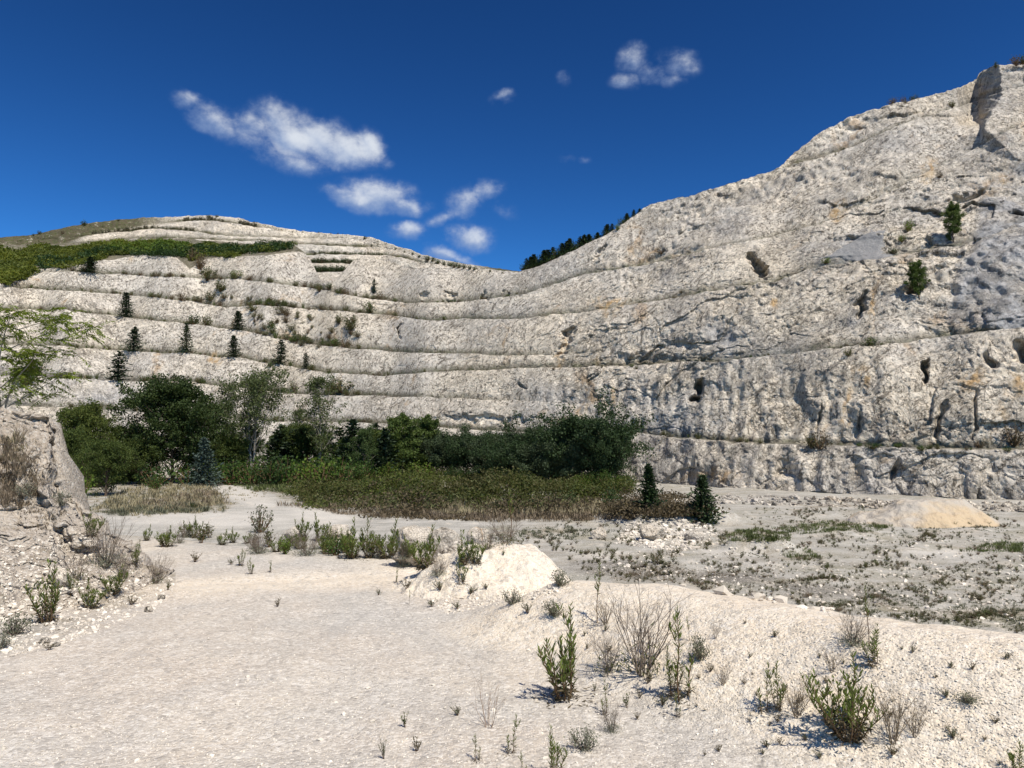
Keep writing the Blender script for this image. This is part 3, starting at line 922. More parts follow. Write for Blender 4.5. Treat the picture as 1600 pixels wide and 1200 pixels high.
def build_bank():
    rng = np.random.RandomState(3)
    yb = BB(XB) + wig(XB, 40, 3.0); yt = np.minimum(BT(XB) + wig(XB, 41, 4.5) + 5 * perlin(np.stack([XB / 9.0, 0 * XB + 4, 0 * XB], 1)), yb - 2)
    db = CAM[2] / -slope_of(yb); dt = np.maximum(BD(XB), db + .1)
    nr = 230
    T = np.linspace(0, 1, nr)[:, None]
    y = yb + (yt - yb) * T
    # steps: gravelly foot, a ledge with scrub, a rock nose
    tt = T + .055 * np.sin(T * 2 * math.pi * 2 + .6 + .004 * XB[None, :])
    D = db + (dt - db) * np.clip(tt, 0, 1) ** .85
    P = at(np.broadcast_to(XB[None, :], y.shape), y, D)
    zsink = np.clip(1 - T * 30, 0, 1) * .06
    P[..., 2] -= zsink
    px = np.broadcast_to(XB[None, :], y.shape).ravel()
    bk = []
    for (a, b) in ((.25, -.02), (.8, -.45), (1.6, -1.6), (2.4, -3.2)):
        q = P[-1].copy(); q[:, 1] += a; q[:, 0] -= .2 * a; q[:, 2] += b
        bk.append(q)
    A = np.concatenate([P, np.array(bk)], 0)
    Q = A.reshape(-1, 3)
    tv = np.concatenate([np.repeat(T[:, 0], len(XB)), np.ones(4 * len(XB))])
    on = sstep(tv, 0, .05)
    f1, e1, id1, _t = cells(Q / np.array([.55, .55, .28]), 5)
    f2, e2, id2, _t = cells(Q / .17 + 4, 6)
    d = .34 * perlin(Q / 1.5) + .20 * perlin(Q / .6 + 3) + .22 * (id1 - .5) * sstep(tv, .2, .5) + .10 * np.exp(-e1 * 8)
    d += .09 * (id2 - .5) + .05 * np.exp(-e2 * 7) + .07 * perlin(Q / .13) + .035 * perlin(Q / .06)
    Q = Q.copy()
    Q[:, 1] += d * on * .9; Q[:, 0] += d * on * -.08
    Q[:, 2] += on * (.05 * perlin(Q / .22) + .03 * perlin(Q / .1 + 6))
    return mesh_np('rock_bank', Q, grid_faces(A.shape[0], len(XB))[:, ::-1], M_BANK, True)


def bank_mat():
    m, n, b, out = new_mat('bank_spoil')
    g = n.new('ShaderNodeNewGeometry'); P = g.outputs['Position']
    big = n.noise(P, .9, 4.0, .6); med = n.noise(P, 5.0, 6.0, .72); fine = n.noise(P, 30.0, 4.0, .7)
    c = n.mix(n.step(big, .38, .62), (.42, .355, .28), (.50, .43, .345))
    c = n.mix(n.step(med, .53, .72, 0, .65), c, (.27, .22, .165))
    c = n.mix(n.step(med, .45, .32, 0, .7), c, (.66, .60, .51))
    v = n.new('ShaderNodeTexVoronoi'); n.put(v.inputs['Vector'], P); v.inputs['Scale'].default_value = 26.0
    sep = n.new('ShaderNodeSeparateColor'); n.l.new(v.outputs['Color'], sep.inputs[0])
    c = n.mix(n.step(sep.outputs[0], .7, .95, 0, .5), c, (.68, .63, .55))
    c = n.mix(n.step(sep.outputs[1], .8, .98, 0, .5), c, (.24, .20, .16))
    lit = n.step(n.noise(P, 1.6, 4.0, .65), .56, .66, 0, .6)
    c = n.mix(lit, c, (.21, .17, .11))
    n.put(b.inputs['Base Color'], c)
    h = n.math('ADD', n.math('MULTIPLY', med, 1.5), n.math('ADD', n.math('MULTIPLY', v.outputs['Distance'], -.5), n.math('MULTIPLY', fine, .5)))
    n.put(b.inputs['Normal'], n.bump(h, .9, .06))
    return m


M_BANK = bank_mat()
bank = link('rock_bank', build_bank()); tag(bank, kind='structure')

bpy.context.view_layer.update()
DG = bpy.context.evaluated_depsgraph_get()


def hit(x, y):
    """the land seen at photograph pixel (x, y): point or None"""
    d = Vector(ray(x, y)).normalized()
    ok, loc, nor, i, ob, mt = SC.ray_cast(DG, Vector(CAM), d)
    return (loc.copy(), nor.copy(), ob.name) if ok else None

# ------------------------------------------------------------------ plant prototypes, one metre tall, copied and scaled
RNG = np.random.RandomState(99)


def root(name):
    o = bpy.data.objects.new(name, None)
    o.empty_display_size = .2
    return o


class Proto:
    """a plant: name, and its parts as (part name, mesh, [sub-parts])"""
    def __init__(s, name, parts):
        s.name = name; s.parts = parts
        s.src = None

    def put(s, loc, h, wx=1.0, rz=0.0, label=None, cat=None, group=None, tilt=(0, 0)):
        if len(s.parts) == 1:
            o = bpy.data.objects.new(s.name, s.parts[0][1]) if s.src is None else s.src.copy()
            COL.objects.link(o)
        elif s.src is None:
            o = root(s.name); COL.objects.link(o)
            for pn, me in s.parts:
                link(pn, me, o)
        else:
            o = s.src.copy(); COL.objects.link(o)
            for ch in s.src.children:
                c = ch.copy(); COL.objects.link(c); c.parent = o
        if s.src is None: s.src = o
        o.location = loc; o.scale = (h * wx, h * wx, h); o.rotation_euler = (RNG.normal() * .035, RNG.normal() * .035, rz)
        for k in ('label', 'category', 'group'):
            if k in o: del o[k]
        return tag(o, label, cat, group)


def unit(v):
    return v / (np.linalg.norm(v, axis=-1, keepdims=True) + 1e-9)


def conifer(name, seed, width=.22, tiers=34, mat=None, ragged=.25, base=.04, per=9, nl=6, leaf=.055):
    rng = np.random.RandomState(seed)
    t = MB(); t.tube([(0, 0, -.06), (.003, 0, .3), (0, .004, .7), (0, 0, .99)], [.022, .018, .010, .002], 6)
    c = MB()
    for i in range(tiers):
        z = base + (1 - base) * (i + rng.rand() * .6) / tiers
        r = width * (1 - z) ** .78 * min(1, .55 + z * 4) * rng.uniform(1 - ragged, 1 + ragged * .4) + .012
        n = max(4, int(per * (1 - .45 * z)))
        a0 = rng.rand() * 6.28
        for j in range(n):
            a = a0 + 6.283 * (j + rng.uniform(-.25, .25)) / n
            rr = r * rng.uniform(.6, 1.12)
            q = np.linspace(.12, 1, nl)
            out = np.array([math.cos(a), math.sin(a), 0])
            p = np.array([0, 0, z]) + out * (rr * q)[:, None] + np.array([0, 0, 1.0]) * (-.28 * rr * q + .22 * rr * q * q)[:, None]
            p = p + rng.normal(size=p.shape) * leaf * .18
            d = unit(out + rng.normal(size=(nl, 3)) * .45 + np.array([0, 0, .12]))
            u = unit(np.cross(d, rng.normal(size=(nl, 3)) * .5 + np.array([0, 0, 1.0])))
            c.leaves(p - d * leaf * .4, d, u, leaf * rng.uniform(.8, 1.5, nl), leaf * rng.uniform(.45, .75, nl))
    return Proto(name, [('crown', c.mesh('crown', mat or M_CONIFER)), ('trunk', t.mesh('trunk', M_BARK, True))])


def broadleaf(name, seed, width=.36, base=.12, limbs=16, leaf=.030, per=26, clump=.055, mat=None, bark=None, up=.55, sub=3, trunk=.022, top=.92, gap=.0, shape=1.0, stems=1):
    """limbs that fork; leaf clumps at and along the forks"""
    rng = np.random.RandomState(seed)
    t = MB(); c = MB()
    cent = []
    for s in range(stems):
        a = rng.rand() * 6.28
        lean = (0 if stems == 1 else .16) * np.array([math.cos(a), math.sin(a)])
        zz = np.linspace(-.04, top * rng.uniform(.86, 1.0), 9)
        tr = np.stack([lean[0] * zz * zz + .02 * np.sin(zz * 5 + a), lean[1] * zz * zz + .02 * np.cos(zz * 4 + a), zz], 1)
        tr[:2, :2] *= .3
        t.tube(tr, np.linspace(trunk, trunk * .18, 9), 7)
        for i in range(limbs // stems):
            f = (i + rng.rand()) / (limbs // stems)
            z = base + (top - base) * f * .97
            o = np.array([np.interp(z, zz, tr[:, 0]), np.interp(z, zz, tr[:, 1]), z])
            prof = math.sin(math.pi * min(1, (.16 + .84 * f) ** shape)) ** .6
            ln = width * .62 * prof * rng.uniform(.65, 1.2) + .05
            a2 = i * 2.4 + rng.uniform(-.4, .4)
            d = np.array([math.cos(a2), math.sin(a2), up * rng.uniform(.6, 1.5)])
            d /= np.linalg.norm(d)
            q = np.linspace(0, 1, 5)[:, None]
            br = o + d * ln * q + np.array([0, 0, .12 * ln]) * q ** 2 + rng.normal(size=(5, 3)) * ln * .03 * q
            t.tube(br, np.linspace(trunk * .38 * (1 - .5 * f), trunk * .08, 5), 4)
            cent.append(br[-1]); cent.append(br[3])
            for k in range(sub):
                m = br[rng.randint(1, 5)]
                d2 = d + rng.normal(size=3) * .7 + np.array([0, 0, .25]); d2 /= np.linalg.norm(d2)
                e = m + d2 * ln * rng.uniform(.3, .6)
                t.tube([m, (m + e) / 2 + rng.normal(size=3) * .006, e], [trunk * .12, trunk * .08, trunk * .03], 3)
                cent.append(e); cent.append((m + e * 2) / 3)
        cent.append(tr[-1])
    cent = np.array(cent)
    if gap > 0:
        cent = cent[rng.rand(len(cent)) > gap]
    n = len(cent) * per
    cc = np.repeat(cent, per, 0)
    off = unit(rng.normal(size=(n, 3))) * (clump * np.repeat(rng.uniform(.6, 1.4, len(cent)), per) * rng.rand(n) ** .45)[:, None] * np.array([1.15, 1.15, .8])
    c.puff(cc + off, leaf, rng)
    return Proto(name, [('crown', c.mesh('crown', mat or M_GREEN)), ('trunk', t.mesh('trunk', bark or M_BARK, True))])


def shrub(name, seed, n=420, leaf=.09, width=.55, mat=None, stem_mat=None, clumps=22, spike=.0, flat=.0):
    rng = np.random.RandomState(seed)
    t = MB(); c = MB()
    cent = []
    for i in range(clumps):
        a = rng.rand() * 6.28; r = width * math.sqrt(rng.rand()) * .85
        top = math.sqrt(max(.05, 1 - (r / width) ** 2)) * rng.uniform(.55, 1.0)
        e = np.array([r * math.cos(a), r * math.sin(a), top * .88])
        b = np.array([.12 * r * math.cos(a), .12 * r * math.sin(a), -.03])
        m = (b + e) / 2 + rng.normal(size=3) * .05
        t.tube([b, m, e], [.022, .014, .004], 3)
        for f in (.35, .6, .85, 1.0):
            cent.append(b + (e - b) * f)
    cent = np.array(cent); k = max(1, n // len(cent))
    cc = np.repeat(cent, k, 0); off = rng.normal(size=cc.shape) * np.array([.09, .09, .07 + spike])
    p = cc + off; p[:, 2] = np.maximum(p[:, 2], .01)
    c.puff(p, leaf, rng, up=.4 + spike * 5)
    return Proto(name, [('foliage', c.mesh('foliage', mat or M_GREEN)), ('stems', t.mesh('stems', stem_mat or M_STEM, True))])


def tuft(name, seed, n=60, mat=None, spread=.45, wd=.03, bend=.5):
    """a grassy or weedy clump, one mesh"""
    rng = np.random.RandomState(seed)
    b = MB()
    for i in range(n):
        a = rng.rand() * 6.28; r = .10 * math.sqrt(rng.rand())
        h = rng.uniform(.45, 1.0); ln = spread * rng.uniform(.2, 1.0)
        o = np.array([r * math.cos(a), r * math.sin(a), -.03]); out = np.array([math.cos(a + rng.uniform(-.6, .6)), math.sin(a + rng.uniform(-.6, .6)), 0])
        q = np.linspace(0, 1, 4)
        p = o + out * (ln * (q * (1 - bend) + bend * q * q))[:, None] + np.array([0, 0, h]) * (q - .12 * q * q)[:, None]
        sd = np.array([-out[1], out[0], 0]) if rng.rand() < .5 else np.array([out[0], out[1], 0]) * .3 + np.array([-out[1], out[0], 0])
        w_ = wd * np.array([.8, 1, .8, .12])
        v = np.concatenate([p - sd * w_[:, None] * .5, p + sd * w_[:, None] * .5])
        b.add(v, [(k, k + 1, k + 5, k + 4) for k in range(3)])
    return Proto(name, [('blades', b.mesh(name, mat or M_GRASS))])


def weed(name, seed, n=9, leaf=.16, mat=None, wd=.05, spread=.4):
    """small leafy weed of a few short stems, one mesh with two materials"""
    rng = np.random.RandomState(seed)
    b = MB()
    for i in range(n):
        a = rng.rand() * 6.28; h = rng.uniform(.4, 1.0); s = spread * rng.uniform(.1, 1)
        e = np.array([s * math.cos(a), s * math.sin(a), h])
        b.tube([(0.03 * math.cos(a), .03 * math.sin(a), -.04), e * .5 + rng.normal(size=3) * .03, e], [.014, .011, .005], 3, 1)
        m = 14
        f = rng.uniform(.25, 1.0, m)
        c = e * f[:, None]
        d = unit(np.stack([rng.normal(size=m), rng.normal(size=m), .7 + .5 * rng.rand(m)], 1))
        u = unit(np.cross(d, rng.normal(size=(m, 3))))
        b.leaves(c, d, u, leaf * rng.uniform(.6, 1.2, m), wd * rng.uniform(.7, 1.3, m), 0)
    return Proto(name, [('leaves', b.mesh(name, [mat or M_OLIVE, M_STEM]))])


def leafy(name, seed, stems=7, spread=.35, dens=38, leaf=.15, wd=.026, bare=.25, brown=.3, tall_one=False):
    """erect roadside plant: reddish stems with narrow upright leaves, dead leaves at the foot"""
    rng = np.random.RandomState(seed)
    st = MB(); fo = MB(); dr = MB()
    for i in range(stems):
        a = 6.283 * i / stems + rng.uniform(-.5, .5)
        h = rng.uniform(.40, .78) if i else 1.0
        s = spread * rng.uniform(.25, 1.0) * (.4 if i == 0 else 1)
        q = np.linspace(0, 1, 9)
        bx = .05 * math.cos(a), .05 * math.sin(a)
        p = np.stack([bx[0] + s * math.cos(a) * (q ** .8) + .012 * np.sin(q * 9 + a), bx[1] + s * math.sin(a) * (q ** .8) + .012 * np.cos(q * 8 + a), -.03 + (h + .03) * q], 1)
        st.tube(p, np.linspace(.0105, .0035, 9), 5)
        # side shoots
        shoots = [(p, q, h, 1.0)]
        for k in range(rng.randint(1, 4)):
            f0 = rng.uniform(.35, .75); o = np.array([np.interp(f0, q, p[:, j]) for j in range(3)])
            aa = rng.rand() * 6.28; l2 = rng.uniform(.12, .28)
            qq = np.linspace(0, 1, 5)
            p2 = o + np.stack([math.cos(aa) * l2 * .5 * qq, math.sin(aa) * l2 * .5 * qq, l2 * qq], 1)
            st.tube(p2, np.linspace(.005, .002, 5), 4); shoots.append((p2, qq, l2, .45))
        for (pp, qq, hh, fr) in shoots:
            m = int(dens * hh * (1.0 if fr == 1.0 else 1.2))
            f = bare + (1 - bare) * (np.arange(m) + rng.rand(m)) / m if fr == 1.0 else rng.rand(m)
            c = np.stack([np.interp(f, qq, pp[:, j]) for j in range(3)], 1)
            az = np.arange(m) * 2.4 + rng.uniform(-.3, .3, m)
            upw = rng.uniform(.5, 1.25, m) + f * .7
            d = unit(np.stack([np.cos(az), np.sin(az), upw], 1))
            u = unit(np.cross(d, np.array([0, 0, 1.0])) + rng.normal(size=(m, 3)) * .3)
            L_ = leaf * rng.uniform(.6, 1.15, m) * (1.1 - .45 * f)
            fo.leaves(c, d, u, L_, wd * rng.uniform(.8, 1.3, m))
        m = int(26 * brown / .3)
        f = rng.uniform(0, bare + .25, m); c = np.stack([np.interp(f, q, p[:, j]) for j in range(3)], 1)
        az = rng.rand(m) * 6.28
        d = unit(np.stack([np.cos(az), np.sin(az), rng.uniform(-.7, .5, m)], 1)); u = unit(np.cross(d, rng.normal(size=(m, 3))))
        dr.leaves(c, d, u, leaf * .8 * rng.uniform(.5, 1.1, m), wd * .9 * rng.uniform(.6, 1.2, m))
    m = 70; a = rng.rand(m) * 6.28; r = .04 + .34 * rng.rand(m) ** .8; c = np.stack([r * np.cos(a), r * np.sin(a), .006 + .012 * rng.rand(m)], 1)
    d = unit(np.stack([rng.normal(size=m), rng.normal(size=m), .15 * rng.normal(size=m)], 1)); u = unit(np.cross(d, np.array([0, 0, 1.0])))
    dr.leaves(c, d, u, leaf * .6 * rng.uniform(.5, 1.3, m), wd * rng.uniform(.5, 1.1, m))
    return Proto(name, [('foliage', fo.mesh('foliage', M_LEAFY)), ('stems', st.mesh('stems', M_STEM, True)), ('dry_leaves', dr.mesh('dry_leaves', M_BROWN))])


def twiggy(name, seed, stems=16, spread=.6, rad=.009, depth=3, green=0, mat=None, green_mat=None):
    """leafless bush: stems that fork again and again"""
    rng = np.random.RandomState(seed)
    t = MB(); g = MB()

    def grow(o, d, ln, r, k):
        q = np.linspace(0, 1, 5)[:, None]
        bendv = rng.normal(size=3) * .16; bendv[2] = abs(bendv[2]) + .05
        p = o + d * ln * q + bendv * ln * q * q
        t.tube(p, np.linspace(r, r * .55, 5), 4 if r > .004 else 3)
        if k == 0:
            return
        for _ in range(rng.randint(2, 4)):
            m = p[rng.randint(2, 5)]
            d2 = d + rng.normal(size=3) * .38; d2[2] = max(d2[2], .15); d2 /= np.linalg.norm(d2)
            grow(m, d2, ln * rng.uniform(.45, .7), r * .55, k - 1)
    for i in range(stems):
        a = 6.283 * i / stems + rng.uniform(-.3, .3)
        d = np.array([math.cos(a) * spread * rng.uniform(.2, 1.3), math.sin(a) * spread * rng.uniform(.2, 1.3), 1.0]); d /= np.linalg.norm(d)
        grow(np.array([.05 * math.cos(a), .05 * math.sin(a), -.03]), d, rng.uniform(.35, .6), rad, depth)
    parts = [('branches', t.mesh('branches', mat or M_TWIG, True))]
    if green:
        c = np.stack([rng.normal(size=green) * .22, rng.normal(size=green) * .22, np.abs(rng.normal(size=green)) * .14], 1)
        d = unit(np.stack([rng.normal(size=green), rng.normal(size=green), 1.0 + 0 * rng.rand(green)], 1)); u = unit(np.cross(d, rng.normal(size=(green, 3))))
        g.leaves(c, d, u, .1 * rng.uniform(.5, 1.3, green), np.full(green, .018))
        parts.append(('foliage', g.mesh('foliage', green_mat or M_OLIVE)))
    return Proto(name, parts)


M_LEAFY = leaf_mat('weed_leaves', [(.075, .105, .018), (.17, .21, .05), (.12, .14, .03)], .3)
M_SILVER = leaf_mat('silvery_leaves', [(.11, .115, .08), (.24, .24, .17)], .2)

M_BIGT = leaf_mat('big_tree_leaves', [(.022, .038, .009), (.055, .080, .018), (.035, .054, .012)], .25)
M_SAPL = leaf_mat('sapling_leaves', [(.03, .035, .014), (.07, .07, .03)], .2)
P_CON = [conifer('conifer_tree', 1, .36, 26, ragged=.45, per=10, nl=8, leaf=.06), conifer('conifer_tree', 2, .32, 22, ragged=.7, per=8, nl=8, leaf=.06), conifer('conifer_tree', 3, .44, 28, ragged=.55, per=10, nl=9, leaf=.06)]
P_SLIM = conifer('conifer_tree', 4, .30, 26, ragged=.5, per=8, mat=leaf_mat('pine_green', [(.025, .045, .018), (.06, .085, .03)], .15))
P_SPRUCE = conifer('spruce_tree', 5, .48, 30, M_SPRUCE, .3, .02, 12, 8, .06)
P_CEDAR = conifer('cypress_tree', 6, .36, 40, leaf_mat('cypress', [(.012, .028, .010), (.034, .058, .018)], .12), .5, .0, 13, 6, .07)
P_PINE = conifer('pine_tree', 7, .56, 30, leaf_mat('young_pine', [(.018, .034, .012), (.05, .075, .028)], .12), .5, .0, 13, 9, .075)
P_BIG = broadleaf('broadleaf_tree', 11, .66, .03, 46, .022, 78, .066, M_BIGT, up=.75, sub=5, shape=.62, gap=.05, trunk=.018)
P_ROUND = [broadleaf('acacia_tree', 12, 1.15, .04, 48, .034, 78, .12, leaf_mat('acacia_leaves', [(.018, .034, .011), (.042, .070, .022)], .2), up=.6, sub=4, top=.80, shape=.5),
           broadleaf('acacia_tree', 13, 1.0, .03, 42, .036, 78, .12, leaf_mat('acacia_grey', [(.026, .042, .018), (.060, .082, .036)], .2), up=.65, sub=4, top=.82, shape=.5)]
P_AIRY = [broadleaf('poplar_tree', 14, .62, .26, 44, .019, 34, .062, M_AIRY, M_PALE, 1.25, 3, .017, .95, .10, .8, 2), broadleaf('poplar_tree', 15, .34, .18, 30, .019, 24, .05, M_AIRY, M_PALE, 1.5, 3, .014, .97, .2, .8, 1)]
P_AIRYD = broadleaf('poplar_tree', 16, .55, .06, 40, .020, 50, .06, leaf_mat('airy_dark', [(.03, .055, .014), (.075, .11, .03)], .25), M_PALE, 1.2, 3, .016, .94, .05, .8)
P_WILLOW = [broadleaf('willow_tree', 17, .66, .01, 44, .021, 74, .075, leaf_mat('willow_leaves', [(.055, .075, .015), (.125, .145, .03), (.08, .10, .018)], .3), up=1.1, sub=4, top=.92, shape=.5, stems=2),
            broadleaf('willow_tree', 18, .85, .01, 40, .026, 66, .09, leaf_mat('willow_dark', [(.038, .058, .012), (.09, .115, .024)], .3), up=.9, sub=4, top=.88, shape=.45, stems=3)]
P_SLEND = broadleaf('young_tree', 19, .48, .06, 30, .032, 50, .07, leaf_mat('slender_leaves', [(.045, .075, .015), (.10, .135, .03)], .3), up=1.0, sub=3, top=.95, shape=.8)
P_SHRUBLET = [shrub('bush', 81, 420, .085, .6, M_OLIVE), shrub('bush', 82, 420, .085, .6, M_GREY), shrub('bush', 83, 420, .085, .6, M_GREEN), shrub('bush', 84, 420, .085, .6, M_BROWN)]
P_SAP = [shrub('sapling', 28, 300, .11, .5, M_DARK, None, 14), shrub('sapling', 29, 300, .11, .5, M_SAPL, None, 14)]
P_SHR = [shrub('shrub', 21, 520, .085, .6, M_GREEN), shrub('shrub', 22, 460, .09, .55, M_OLIVE), shrub('shrub', 23, 420, .08, .6, M_GREY), shrub('shrub', 24, 480, .085, .6, M_BRIGHT), shrub('shrub', 25, 480, .085, .58, M_DARK), shrub('shrub', 26, 420, .08, .6, M_BROWN), shrub('shrub', 27, 460, .085, .55, M_RED)]
P_TUFT = [tuft('grass_tuft', 31, 60, M_STRAW), tuft('grass_tuft', 32, 55, M_GRASS), tuft('grass_tuft', 33, 70, M_DRY, .6)]
P_WEED = [weed('weed', 41, 9, mat=M_OLIVE), weed('weed', 42, 12, .14, M_GREY, spread=.6), weed('weed', 43, 7, .18, M_GRASS, .06, .3), weed('weed', 44, 11, .15, leaf_mat('weed_brown', [(.08, .07, .04), (.17, .14, .08)], .2), spread=.5)]
P_LEAFY = [leafy('leafy_plant', 51, 9, .32), leafy('leafy_plant', 52, 16, .50, 40, .13), leafy('leafy_plant', 53, 4, .2, 40, .17), leafy('leafy_plant', 54, 2, .10, 44, .15, .022, .18), leafy('leafy_plant', 55, 6, .5, 44, .20, .035, .1)]
P_STALK = leafy('tall_stalk', 56, 1, .12, 30, .12, .02, .5, .1)
P_TWIG = [twiggy('bare_bush', 61, 17, .62, .0085, 3, 160), twiggy('bare_bush', 62, 15, .7, .010, 3, 0, M_DRY), twiggy('bare_bush', 63, 22, .75, .008, 3, 420, None, M_SILVER), twiggy('bare_bush', 64, 9, .7, .006, 2, 0, bark_mat('pink_twig', (.33, .22, .15), (.50, .38, .28), 60))]
P_SILV = [shrub('cushion_shrub', 66, 700, .075, .8, M_SILVER, M_TWIG, 30, .03), shrub('cushion_shrub', 67, 600, .08, .75, M_GREY, M_TWIG, 30, .03)]
RNG = np.random.RandomState(99)


def plant(proto, x, y, hpx, label, cat, group=None, wx=1.0, sink=.0, dep=None, rz=None):
    """stand a plant on the land seen at pixel (x, y), hpx photograph pixels tall"""
    h = hit(x, y)
    k = 0
    while h is None and k < 12:
        y += 1.5; k += 1; h = hit(x, y)
    if h is None: return None
    p = h[0]
    hm = hpx * p.y / F
    return proto.put((p.x, p.y, p.z - sink * hm), hm, wx, RNG.rand() * 6.28 if rz is None else rz, label, cat, group)


# --- conifers on the left benches (line, photograph column)
def on_ledge(proto, nm, x, hpx, label, cat, group=None, wx=1.0, off=.4, tab=TABD, xs=XS, drop=.0):
    if group == 'dark conifers on the left benches': wx *= 1.25
    p = ledge(nm, x, off, tab, xs)
    hm = hpx * p[1] / F
    # stand it on the real surface
    ok, loc, nor, i, ob, mt = SC.ray_cast(DG, Vector((p[0], p[1], p[2] + 6)), Vector((0, 0, -1)), distance=14)
    z = loc.z if ok else p[2]
    z = min(max(z, p[2] - 1.5), p[2] + 1.0)
    return proto.put((p[0], p[1], z - .03 * hm - drop), hm, wx, RNG.rand() * 6.28, label, cat, group)


G_BC = 'dark conifers on the left benches'
on_ledge(P_CON[0], 'a', 197, 42, 'tall dark conifer, highest of the conifers standing on the left benches', 'tree', G_BC)
on_ledge(P_CON[2], 'e', 208, 40, 'broad dark conifer straight below the highest bench conifer', 'tree', G_BC)
on_ledge(P_SLIM, 'e', 291, 50, 'slender pale green conifer with open whorled branches on a left bench', 'tree', G_BC, 1.0)
on_ledge(P_CON[0], 'e', 365, 36, 'dark pointed conifer between the slender pale conifer and two more to its right', 'tree', G_BC, 1.1)
on_ledge(P_CON[1], 'e', 438, 40, 'dark narrow conifer next to a pale shrub, second from the right on its bench', 'tree', G_BC, 1.25)
on_ledge(P_CON[1], 'e', 478, 26, 'smallest narrow dark conifer at the right end of the bench row', 'tree', G_BC, 1.1)
on_ledge(P_CON[1], 'f', 184, 48, 'ragged dark conifer with gaps, lowest of the conifers on the left benches', 'tree', G_BC, 1.45)
on_ledge(P_CON[0], 'a', 372, 32, 'dark compact conifer on the bench above, beside a leafy bush', 'tree', G_BC, 1.3)
on_ledge(P_CON[2], 'c', 140, 26, 'squat dark conifer at the foot of the topmost left face below the green scrub', 'tree', G_BC, 1.7)
on_ledge(P_SHR[4], 'a', 303, 24, 'dark spreading bush left of the compact conifer on the bench', 'bush', None, .9)
on_ledge(P_SHR[1], 'a', 322, 22, 'olive loose bush touching the dark spreading bush on the bench', 'bush', None, .9)

# --- trees and bushes along the skylines
for (x, y, h, wx, p, lab) in [(131, 351, 12, .9, P_SHR[4], 'round lone dark tree on the grassy skyline of the far hill'), (62, 364, 7, 1.2, P_SHR[4], 'tiny dark bush on the skyline near the left edge'),
                              (52, 367, 5, 1.2, P_SHR[4], 'smallest dark speck of a bush at the left end of the skyline'), (185, 344, 5, 1.0, P_SHR[4], 'tiny dark bush on the skyline right of the round lone tree'),
                              (98, 364, 8, .8, P_SHR[5], 'small brown bush on the dry grass slope below the skyline'), (570, 372, 7, 1.0, P_SHR[4], 'small round bush on the skyline where the terraces end'),
                              (326, 338, 6, 1.3, P_SHR[4], 'low dark bush at the very top of the far hill'), (339, 338, 6, 1.2, P_SHR[4], 'second low dark bush at the very top of the far hill')]:
    plant(p, x, y + 1.5, h, lab, 'bush', None, wx, .05)
for i, (x, y, h) in enumerate([(618, 388, 6), (632, 393, 5), (645, 396, 6), (668, 405, 12), (676, 407, 9), (684, 410, 10), (694, 412, 9), (703, 414, 11), (710, 416, 14), (717, 417, 13), (725, 418, 11), (734, 419, 10), (742, 420, 9), (766, 423, 6), (785, 425, 4), (655, 400, 6)]):
    plant(P_SHR[4], x, y + 2, h, 'small dark tree in the row along the saddle of the skyline', 'tree', 'trees along the saddle', .85, .05)
TREES_R = [(818, 421, 14), (824, 420, 18), (830, 419, 20), (836, 417, 22), (843, 415, 22), (850, 413, 24), (857, 411, 23), (864, 408, 24), (871, 405, 25), (878, 402, 24), (885, 399, 24), (892, 396, 25), (899, 393, 24), (906, 390, 22), (913, 387, 22), (920, 384, 20), (927, 380, 18), (934, 376, 15), (947, 368, 20), (957, 362, 14), (972, 350, 16), (980, 345, 14), (990, 338, 12), (1000, 332, 8), (1008, 327, 7)]
for i, (x, y, h) in enumerate(TREES_R):
    q = at(np.array(float(x)), np.array(y + 4.0), np.interp(x, XS, TABD['s'][2]) + 4.5)
    (P_CON[i % 3] if i % 4 else P_SHR[4]).put((q[0], q[1], q[2]), (h + 3) * q[1] / F, 1.7 if i % 4 else .7, RNG.rand() * 6, 'dark pine in the dense line climbing the skyline of the right face', 'tree', 'pines climbing the right skyline')
for i, (x, y, h) in enumerate(TREES_R):
    q = at(np.array(x + 3.0), np.array(y + 4.0), np.interp(x, XS, TABD['s'][2]) + 3.5)
    P_SHR[4].put((q[0], q[1], q[2]), (h * .72 + 2) * q[1] / F, .95, RNG.rand() * 6, 'dark bush filling the gaps of the pine line on the right skyline', 'bush', 'bushes under the skyline pines')
for (x, y, h, wx, p, lab) in [(1395, 162, 12, 1.2, P_SHR[5], 'brown bush on the rim of the right face, left of a darker one'), (1411, 160, 12, .9, P_SHR[5], 'twiggy brown bush in the middle of the rim clump'), (1428, 156, 12, 1.0, P_SHR[4], 'dark bush at the right end of the rim clump'),
                              (1556, 103, 11, .6, P_SHR[4], 'small dark bush on the rim directly above the shaded notch'), (1588, 99, 16, 1.1, P_SHR[5], 'large brown bush on the rim at the right edge'), (1600, 97, 16, 1.1, P_SHR[4], 'dark bush on the rim cut by the right edge')]:
    q = at(np.array(float(x)), np.array(y + 3.0), np.interp(x, XS, TABD['s'][2]) + (.6 if x < 1500 else -5))
    p.put((q[0], q[1], q[2]), (h + 3) * q[1] / F, wx, RNG.rand() * 6, lab, 'bush')

